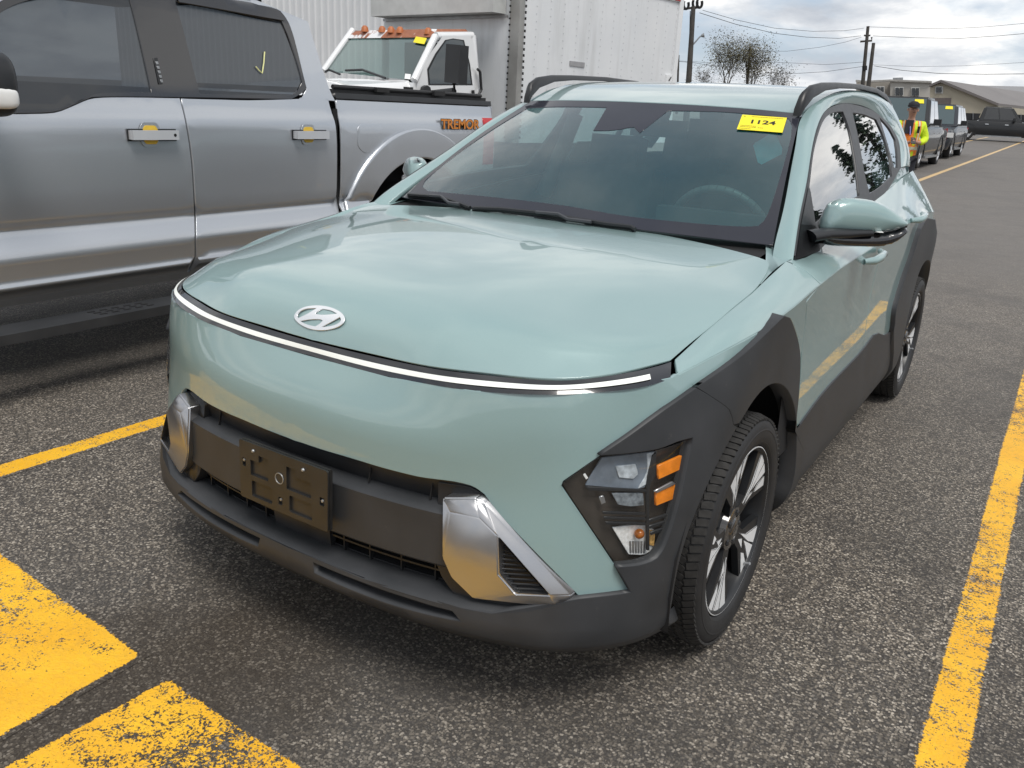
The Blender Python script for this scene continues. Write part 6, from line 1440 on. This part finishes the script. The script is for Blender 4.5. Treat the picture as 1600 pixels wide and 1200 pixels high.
# ================================================================== parked vehicles down the row
def vehicle(name, label, loc, rz, L_, W_, H_, kind, m, hood=.32, group=None, r=.38, trim='trim'):
    """front points to local -Y"""
    T = thing(name, label, 'truck' if kind == 'pickup' else 'car', loc, rz, group); h0 = H_*.52; f = -L_/2; b = L_/2; gl = .28
    wb0, wb1 = f+L_*.18, f+L_*.79
    cabf, cabb = f+L_*hood, (f+L_*.70 if kind == 'pickup' else b-.12)
    bm = bmesh.new(); S_ = []
    for y, zt_, w in ((f, h0*.72, .86), (f+.10, h0*.94, .95), (f+.35, h0*1.02, .99), (cabf-.15, h0*1.12, 1.), (cabf+.2, h0*1.14, 1.), (cabb, h0*1.14, 1.), (b-.25, h0*1.14, 1.), (b-.05, h0*1.10, .97), (b, h0*1.0, .94)):
        hw = W_/2*w; S_.append([bm.verts.new((-hw*.93, y, gl)), bm.verts.new((-hw, y, gl+.22)), bm.verts.new((-hw, y, zt_-.16)), bm.verts.new((-hw*.94, y, zt_-.02)), bm.verts.new((-hw*.7, y, zt_)), bm.verts.new((hw*.7, y, zt_)), bm.verts.new((hw*.94, y, zt_-.02)), bm.verts.new((hw, y, zt_-.16)), bm.verts.new((hw, y, gl+.22)), bm.verts.new((hw*.93, y, gl))])
    for i in range(len(S_)-1):
        for k in range(9): bm.faces.new((S_[i][k], S_[i][k+1], S_[i+1][k+1], S_[i+1][k]))
    bm.faces.new(S_[0]); bm.faces.new(S_[-1][::-1]); frombm('body', bm, m, T, bev=.02, angle=40)
    zb_ = h0*1.13; wb_, wt2 = W_/2*.94, W_/2*.76; fs, rs = .62, (.18 if kind == 'pickup' else .45)
    C_ = [(-wb_, cabf, zb_), (wb_, cabf, zb_), (wb_, cabb, zb_), (-wb_, cabb, zb_), (-wt2, cabf+fs, H_), (wt2, cabf+fs, H_), (wt2, cabb-rs, H_), (-wt2, cabb-rs, H_)]
    bm = bmesh.new(); v = [bm.verts.new(p) for p in C_]
    for q in ((4, 5, 6, 7), (0, 1, 5, 4), (1, 2, 6, 5), (2, 3, 7, 6), (3, 0, 4, 7)): bm.faces.new([v[i] for i in q])
    bmesh.ops.bevel(bm, geom=[e for e in bm.edges if min(v_.co.z for v_ in e.verts) > zb_+.1 or abs(e.verts[0].co.z-e.verts[1].co.z) > .3], offset=.07, segments=3, affect='EDGES', clamp_overlap=True); frombm('cabin', bm, m, T, angle=40)
    C_ = [Vector(c) for c in C_]
    def pane(nm, quad, u0, u1, v0, v1, off, mat, par=None):
        a, b_, c, d = quad; P = lambda u, w: (a*(1-u)+b_*u)*(1-w)+(d*(1-u)+c*u)*w; n_ = (b_-a).cross(d-a).normalized(); P4 = [P(u0, v0), P(u1, v0), P(u1, v1), P(u0, v1)]
        cen = sum(C_, Vector())/8; n_ = n_ if n_.dot(P4[0]-cen) > 0 else -n_
        return mesh(nm, [p+n_*off for p in P4], [(0, 1, 2, 3)], mat, par or T)
    gm = M['privacy']; ws_ = pane('windshield', (C_[0], C_[1], C_[5], C_[4]), .06, .94, .08, .93, .008, glass_far)
    pane('rear_glass', (C_[3], C_[2], C_[6], C_[7]), .1, .9, .1, .9, .008, gm)
    for s, (i0, i1, i2, i3) in ((1, (1, 2, 6, 5)), (-1, (0, 3, 7, 4))):
        cut = ((.10, .50), (.53, .90)) if kind == 'pickup' else ((.07, .38), (.41, .70), (.73, .93))
        for u0, u1 in cut: pane('side_window', (C_[i0], C_[i1], C_[i2], C_[i3]), u0, u1, .12, .88, .008, gm)
        bm = bmesh.new(); bx(bm, (s*(wb_+.16), cabf+.42, zb_+.12), (.20, .12, .17)); bx(bm, (s*(wb_+.03), cabf+.40, zb_+.05), (.16, .06, .05)); frombm('side_mirror', bm, M[trim], T, bev=.02, angle=50)
        bm = bmesh.new(); bx(bm, (s*(W_/2-.11), f+.06, h0*.82), (.34, .14, .16)); frombm('headlight', bm, M['white'], T, bev=.02)
        bm = bmesh.new(); bx(bm, (s*(W_/2-.02), (wb0+wb1)/2+.1, .30), (.10, L_*.40, .06)); frombm('step_bar', bm, M['steel'], T, bev=.01)
        bm = bmesh.new(); bx(bm, (s*(W_/2-.10), b-.02, h0*.92), (.14, .10, .36)); frombm('tail_lamp', bm, M['red'], T, bev=.01)
        for y in (wb0, wb1):
            bm = bmesh.new(); lathe(bm, [(-.02, r+.10), (.012, r+.10), (.012, r+.02)], 28, c=(s*W_/2, y, r)); 
            for v_ in list(bm.verts):
                if v_.co.z < gl-.05: bm.verts.remove(v_)
            frombm('wheel_arch', bm, M[trim], T)
            wz = far_wheel.copy(); COL.objects.link(wz); wz.parent = T; wz.location = (s*(W_/2-.13), y, r); wz.rotation_euler = (0, 0, 0 if s > 0 else pi); wz.scale = (1, r/.38, r/.38)
            for ch in [q for q in bpy.data.objects if q.parent == far_wheel]:
                cc = ch.copy(); COL.objects.link(cc); cc.parent = wz
        for y in ((cabf+.75*(1)), cabf+1.75): 
            if y < cabb-.1: bm = bmesh.new(); bx(bm, (s*(W_/2+.015), y, h0*.95), (.03, .18, .03)); frombm('door_handle', bm, M['chrome'], T)
    bm = bmesh.new(); bx(bm, (0, f-.01, h0*.72), (W_*.62, .05, h0*.34)); frombm('grille', bm, M['trim'], T, bev=.01)
    bm = bmesh.new(); bx(bm, (0, f-.03, gl+.16), (W_*.88, .12, .20)); frombm('bumper', bm, M['trim'], T, bev=.02)
    if kind == 'pickup':
        bm = bmesh.new(); bx(bm, (0, (cabb+b)/2, h0*1.15), (W_*.80, b-cabb-.15, .02)); frombm('bed', bm, M['dark'], T)
    return T, ws_, C_
glass_far = glass('far_windshield', (.4, .55, .55), see=.3, dark=(.05, .09, .10)); M['far_clad'] = M['trim']
far_wheel = thing('wheel', None, None)
bm = bmesh.new(); lathe(bm, [(.11, .25), (.125, .30), (.115, .36), (.09, .38), (-.09, .38), (-.12, .30)], 32); frombm('tyre', bm, M['rubber'], far_wheel, angle=45)
bm = bmesh.new(); lathe(bm, [(.112, .25), (.115, .235), (.09, .22), (.08, .05), (.10, .04), (.10, 0)], 32)
for k in range(6): a = rd(60*k); bx(bm, (.095, sin(a)*.13, cos(a)*.13), (.02, .05, .20), rx=-a)
frombm('rim', bm, simple('bright_alloy', (.55, .56, .58), .35, metal=.7), far_wheel, angle=40)
GR = 'vehicles parked along the far row'
def tagcard(ws_, C_, T):
    a, b_, c, d = C_[0], C_[1], C_[5], C_[4]; P = lambda u, w: (a*(1-u)+b_*u)*(1-w)+(d*(1-u)+c*u)*w; n_ = (b_-a).cross(d-a).normalized(); n_ = n_ if n_.y < 0 else -n_
    mesh('windshield_tag', [P(u, w)+n_*.02 for u, w in ((.74, .76), (.90, .76), (.89, .90), (.74, .90))], [(0, 1, 2, 3)], M['yellow_card'], ws_)
def place(x, y): return (x, y, gz(0, y))
v1 = vehicle('pickup_truck', 'black pickup truck facing us right behind the man in the yellow jacket', place(-3.30, 26.0), rd(0), 5.8, 2.0, 1.93, 'pickup', M['black_paint'], group=GR, r=.41); tagcard(v1[1], v1[2], v1[0])
v2 = vehicle('suv', 'dark blue utility vehicle facing us, second behind the man', place(-3.40, 33.2), 0, 4.9, 1.95, 1.80, 'suv', M['navy_paint'], group=GR, r=.38); tagcard(v2[1], v2[2], v2[0])
v3 = vehicle('car', 'light grey car mostly hidden by the mint car roof, left of the man', place(-3.55, 19.4), 0, 4.7, 1.88, 1.70, 'suv', M['grey_paint'], group=GR)
v4 = vehicle('pickup_truck', 'black pickup truck parked sideways in front of the black fence', (0, 0, 0), 0, 5.8, 1.98, 1.90, 'pickup', M['black_paint'], r=.42)
c4_ = away(1560, 205, 58); v4[0].location = (float(c4_[0]), float(c4_[1]), gz(0, 54)); d4 = ray(1560, 205); v4[0].rotation_euler = (0, 0, math.atan2(d4[1], d4[0])-rd(90)+rd(90)+rd(3))
bpy.data.objects.remove([q for q in bpy.data.objects if q.parent == far_wheel][0]); bpy.data.objects.remove([q for q in bpy.data.objects if q.parent == far_wheel][0]); bpy.data.objects.remove(far_wheel)

# ================================================================== conifers further along the lot, out to the right
random.seed(5)
def conifer(x, y, h, lab):
    T = thing('conifer_tree', lab, 'tree', (x, y, gz(0, min(y, 200))), group='dark conifers beyond the right edge of the lot'); bm = bmesh.new(); tube(bm, [(0, 0, 0), (0, 0, h*.5), (0, 0, h*.97)], [.22, .14, .03], 7); frombm('trunk', bm, M['wood'], T)
    V = []; F = []
    for k in range(int(h*26)):
        z = h*(.06+.92*random.random()**1.1); R0 = (1-z/h)**.8*h*.22*random.uniform(.6, 1.15)+.15; a = random.uniform(0, 2*pi)
        for j in range(9):
            q = j/8; c = Vector((cos(a)*R0*q, sin(a)*R0*q, z-q*q*R0*.35)); s = .10+.16*(1-q); u = Vector((random.gauss(0, 1), random.gauss(0, 1), random.gauss(0, .4))).normalized()*s; v2 = u.cross(Vector((random.gauss(0, .4), random.gauss(0, .4), 1))).normalized()*s*.8; i = len(V); V += [c-u, c+v2, c+u, c-v2]; F.append((i, i+1, i+2, i+3))
    mesh('crown', V, F, M_CON, T)
CONL = ['slim dark conifer nearest the view axis beyond the right edge', 'tall dark conifer second in the row beyond the right edge', 'mid height dark conifer third in the row beyond the right edge', 'small dark conifer fourth in the row beyond the right edge', 'tallest dark conifer fifth in the row beyond the right edge', 'mid height dark conifer sixth in the row beyond the right edge', 'small dark conifer at the far end of the row']
M_CON = simple('conifer_needles', (.022, .045, .020), .8, var=.35, sc=.8)
for i, (az, d, h) in enumerate(((3.5, 60, 9), (6.5, 55, 12), (8.5, 62, 10), (12, 50, 7), (15.5, 48, 12.5), (18.5, 52, 10), (22, 46, 8))):
    conifer(CAM[0]+d*sin(rd(az)), CAM[1]+d*cos(rd(az)), h, CONL[i])

# ================================================================== man in the safety jacket
def skin(name, pts, edges, m, parent, sub=2, root=0):
    """one continuous body grown from a joint skeleton: pts (x,y,z,rx,ry)"""
    me = bpy.data.meshes.new(name); me.from_pydata([p[:3] for p in pts], edges, []); o = bpy.data.objects.new(name, me); COL.objects.link(o)
    o.modifiers.new('skin', 'SKIN'); o.modifiers['skin'].use_smooth_shade = True; sv = me.skin_vertices[0].data
    for i, p in enumerate(pts): sv[i].radius = (p[3], p[4] if len(p) > 4 else p[3]); sv[i].use_root = i == root
    s = o.modifiers.new('sub', 'SUBSURF'); s.levels = s.render_levels = sub
    dg = bpy.context.evaluated_depsgraph_get(); dg.update(); nm = bpy.data.meshes.new_from_object(o.evaluated_get(dg)); bpy.data.objects.remove(o); bpy.data.meshes.remove(me); nm.name = name; nm.materials.clear(); nm.shade_smooth()
    return link(name, nm, parent, m)
pl = away(1424, 190, 16.2); PZ = gz(0, 14.5)-.08
MAN = thing('person', 'man in yellow and orange safety jacket and black cap, holding a phone', 'person', (float(pl[0]), float(pl[1]), PZ), rd(22))
sk_ = simple('skin', (.40, .22, .155), .5, var=.12, sc=30)
B_ = [(0, 0, .98, .11, .09), (0, 0, 1.15, .13, .10), (0, .01, 1.36, .13, .10), (0, .015, 1.50, .055, .055), (-.005, -.005, 1.57, .055, .06), (-.01, -.02, 1.64, .078, .092), (-.01, -.015, 1.72, .070, .085),
      (.18, .01, 1.42, .055, .055), (.26, .0, 1.18, .042, .042), (.12, -.22, 1.13, .032, .032), (.06, -.27, 1.15, .030, .022),
      (-.18, .01, 1.42, .055, .055), (-.25, -.02, 1.16, .042, .042), (-.08, -.24, 1.12, .032, .032), (-.02, -.29, 1.14, .030, .022),
      (.10, 0, .88, .09, .09), (.115, -.01, .50, .06, .06), (.12, .02, .10, .04, .04), (.13, -.10, .05, .04, .03), (-.10, 0, .88, .09, .09), (-.12, -.02, .50, .06, .06), (-.13, .02, .10, .04, .04), (-.14, -.10, .05, .04, .03)]
skin('body', B_, [(0, 1), (1, 2), (2, 3), (3, 4), (4, 5), (5, 6), (2, 7), (7, 8), (8, 9), (9, 10), (2, 11), (11, 12), (12, 13), (13, 14), (0, 15), (15, 16), (16, 17), (17, 18), (0, 19), (19, 20), (20, 21), (21, 22)], sk_, MAN)
bm = bmesh.new()
for s, (hx_, hy, hz) in ((1, (.055, -.285, 1.15)), (-1, (-.02, -.30, 1.14))):
    for k in range(4): tube(bm, [(hx_-.02*s*k*.2, hy, hz+.022-k*.014), (hx_-s*.03, hy-.035, hz+.024-k*.014), (hx_-s*.055, hy-.035, hz+.018-k*.014), (hx_-s*.065, hy-.015, hz+.014-k*.014)], [.008, .008, .007, .006], 6)
    tube(bm, [(hx_, hy, hz+.025), (hx_-s*.01, hy-.015, hz+.05), (hx_-s*.02, hy-.03, hz+.06)], [.009, .008, .007], 6)
tube(bm, [(-.010, -.112, 1.665), (-.010, -.130, 1.645), (-.010, -.120, 1.635)], [.010, .014, .010], 6)
for s in (1, -1): tube(bm, [(-.01+s*.077, -.02, 1.63), (-.01+s*.085, -.01, 1.655), (-.01+s*.078, -.005, 1.675)], [.009, .012, .009], 6)
frombm('hands_and_features', bm, sk_, MAN, angle=80)
bm = bmesh.new()
for s in (1, -1): bx(bm, (-.01+s*.032, -.105, 1.668), (.026, .012, .009))
bx(bm, (-.01, -.110, 1.612), (.045, .010, .006)); frombm('eyes_and_mouth', bm, simple('dark_features', (.05, .02, .018), .5), MAN)
g = G('safety_jacket_cloth'); X_, Y_, Z_ = g.xyz()
def band(v, a, b): return g.math('MULTIPLY', g.math('GREATER_THAN', v, a), g.math('LESS_THAN', v, b))
ax_ = g.math('ABSOLUTE', X_)
orange = g.math('MAXIMUM', g.math('MULTIPLY', band(X_, -.10, .05), g.math('LESS_THAN', Y_, -.03)), band(Z_, .985, 1.085))
orange = g.math('MAXIMUM', orange, band(ax_, .095, .155)); silv = g.math('MAXIMUM', band(Z_, 1.01, 1.06), g.math('MULTIPLY', band(ax_, .112, .138), g.math('GREATER_THAN', Z_, 1.06)))
c = g.mix(orange, (.62, .80, .02), (.85, .17, .02)); c = g.mix(silv, c, (.55, .54, .45)); c = g.mix(g.ramp(g.noise(14, 4), [(.4, .25), (.7, 0.)]), c, (.30, .36, .02))
JK = g.end(g.P(c, .7, Normal=g.bump(g.noise(16, 3), .6, .03)))
J_ = [(0, 0, .72, .175, .14), (0, 0, .98, .185, .145), (0, .0, 1.16, .185, .150), (0, .01, 1.36, .175, .125), (0, .015, 1.475, .085, .085), (.19, .01, 1.41, .085, .085), (.275, .0, 1.18, .068, .068), (.15, -.20, 1.13, .055, .055), (-.19, .01, 1.41, .085, .085), (-.265, -.02, 1.16, .068, .068), (-.11, -.22, 1.12, .055, .055)]
skin('jacket', J_, [(0, 1), (1, 2), (2, 3), (3, 4), (3, 5), (5, 6), (6, 7), (3, 8), (8, 9), (9, 10)], JK, MAN)
skin('forearm_cuff', [(.22, -.09, 1.155, .066, .066), (.17, -.17, 1.135, .060, .060)], [(0, 1)], simple('orange_cuff', (.85, .17, .02), .7), MAN)
skin('trousers', [(0, 0, .93, .15, .12), (.10, 0, .84, .105, .105), (.115, -.01, .50, .085, .085), (.12, .02, .10, .07, .07), (-.10, 0, .84, .105, .105), (-.12, -.02, .50, .085, .085), (-.13, .02, .10, .07, .07)], [(0, 1), (1, 2), (2, 3), (0, 4), (4, 5), (5, 6)], simple('dark_trousers', (.018, .02, .028), .8), MAN)
for s in (1, -1): skin('boot', [(s*.125, .05, .05, .055, .05), (s*.13, -.06, .045, .055, .045), (s*.135, -.15, .035, .045, .035)], [(0, 1), (1, 2)], M['rubber'], MAN)
bm = bmesh.new(); lathe(bm, [(0, .097), (.03, .099), (.065, .088), (.09, .055), (.10, .0)], 24, 'Z', (-.01, -.012, 1.695)); bmesh.ops.scale(bm, vec=(.92, 1.1, 1), space=Matrix.Translation((.01, .012, 0)), verts=bm.verts)
A = [bm.verts.new((-.01+.075*cos(rd(a)), -.095-.085*max(0, sin(rd(a))), 1.700-.012*abs(sin(rd(a))))) for a in range(0, 181, 15)]; f_ = bm.faces.new(A); r2 = bmesh.ops.extrude_face_region(bm, geom=[f_]); bmesh.ops.translate(bm, verts=[v for v in r2['geom'] if isinstance(v, bmesh.types.BMVert)], vec=(0, 0, .008))
frombm('cap', bm, simple('black_cap_cloth', (.012, .013, .018), .8), MAN, angle=60)
bm = bmesh.new(); tube(bm, [(-.045, -.105, 1.46), (-.03, -.155, 1.35), (-.02, -.175, 1.25)], .010, 6); frombm('lanyard', bm, simple('lanyard_ribbon', (.25, .22, .5), .6), MAN)
bm = bmesh.new(); bx(bm, (-.05, -.125, 1.38), (.12, .04, .22)); frombm('shirt_front', bm, simple('dark_shirt', (.02, .02, .03), .8), MAN, bev=.015)
bm = bmesh.new(); bx(bm, (.10, -.155, 1.34), (.035, .03, .11)); frombm('radio', bm, M['dark'], MAN, bev=.004)
ph = bm = bmesh.new(); c_, s_ = cos(rd(22)), sin(rd(22)); hp = (.01, -.325, 1.165); bx(bm, (0, 0, 0), (.075, .010, .15), rx=rd(-50)); bmesh.ops.transform(bm, matrix=Matrix.Rotation(rd(22), 4, 'Z'), verts=bm.verts)
o = frombm('phone', bm, M['gloss_black'], None, bev=.003); o.location = (float(pl[0])+hp[0]*c_-hp[1]*s_, float(pl[1])+hp[0]*s_+hp[1]*c_, PZ+hp[2]); tag(o, 'small black phone held in both hands of the man in yellow', 'phone')
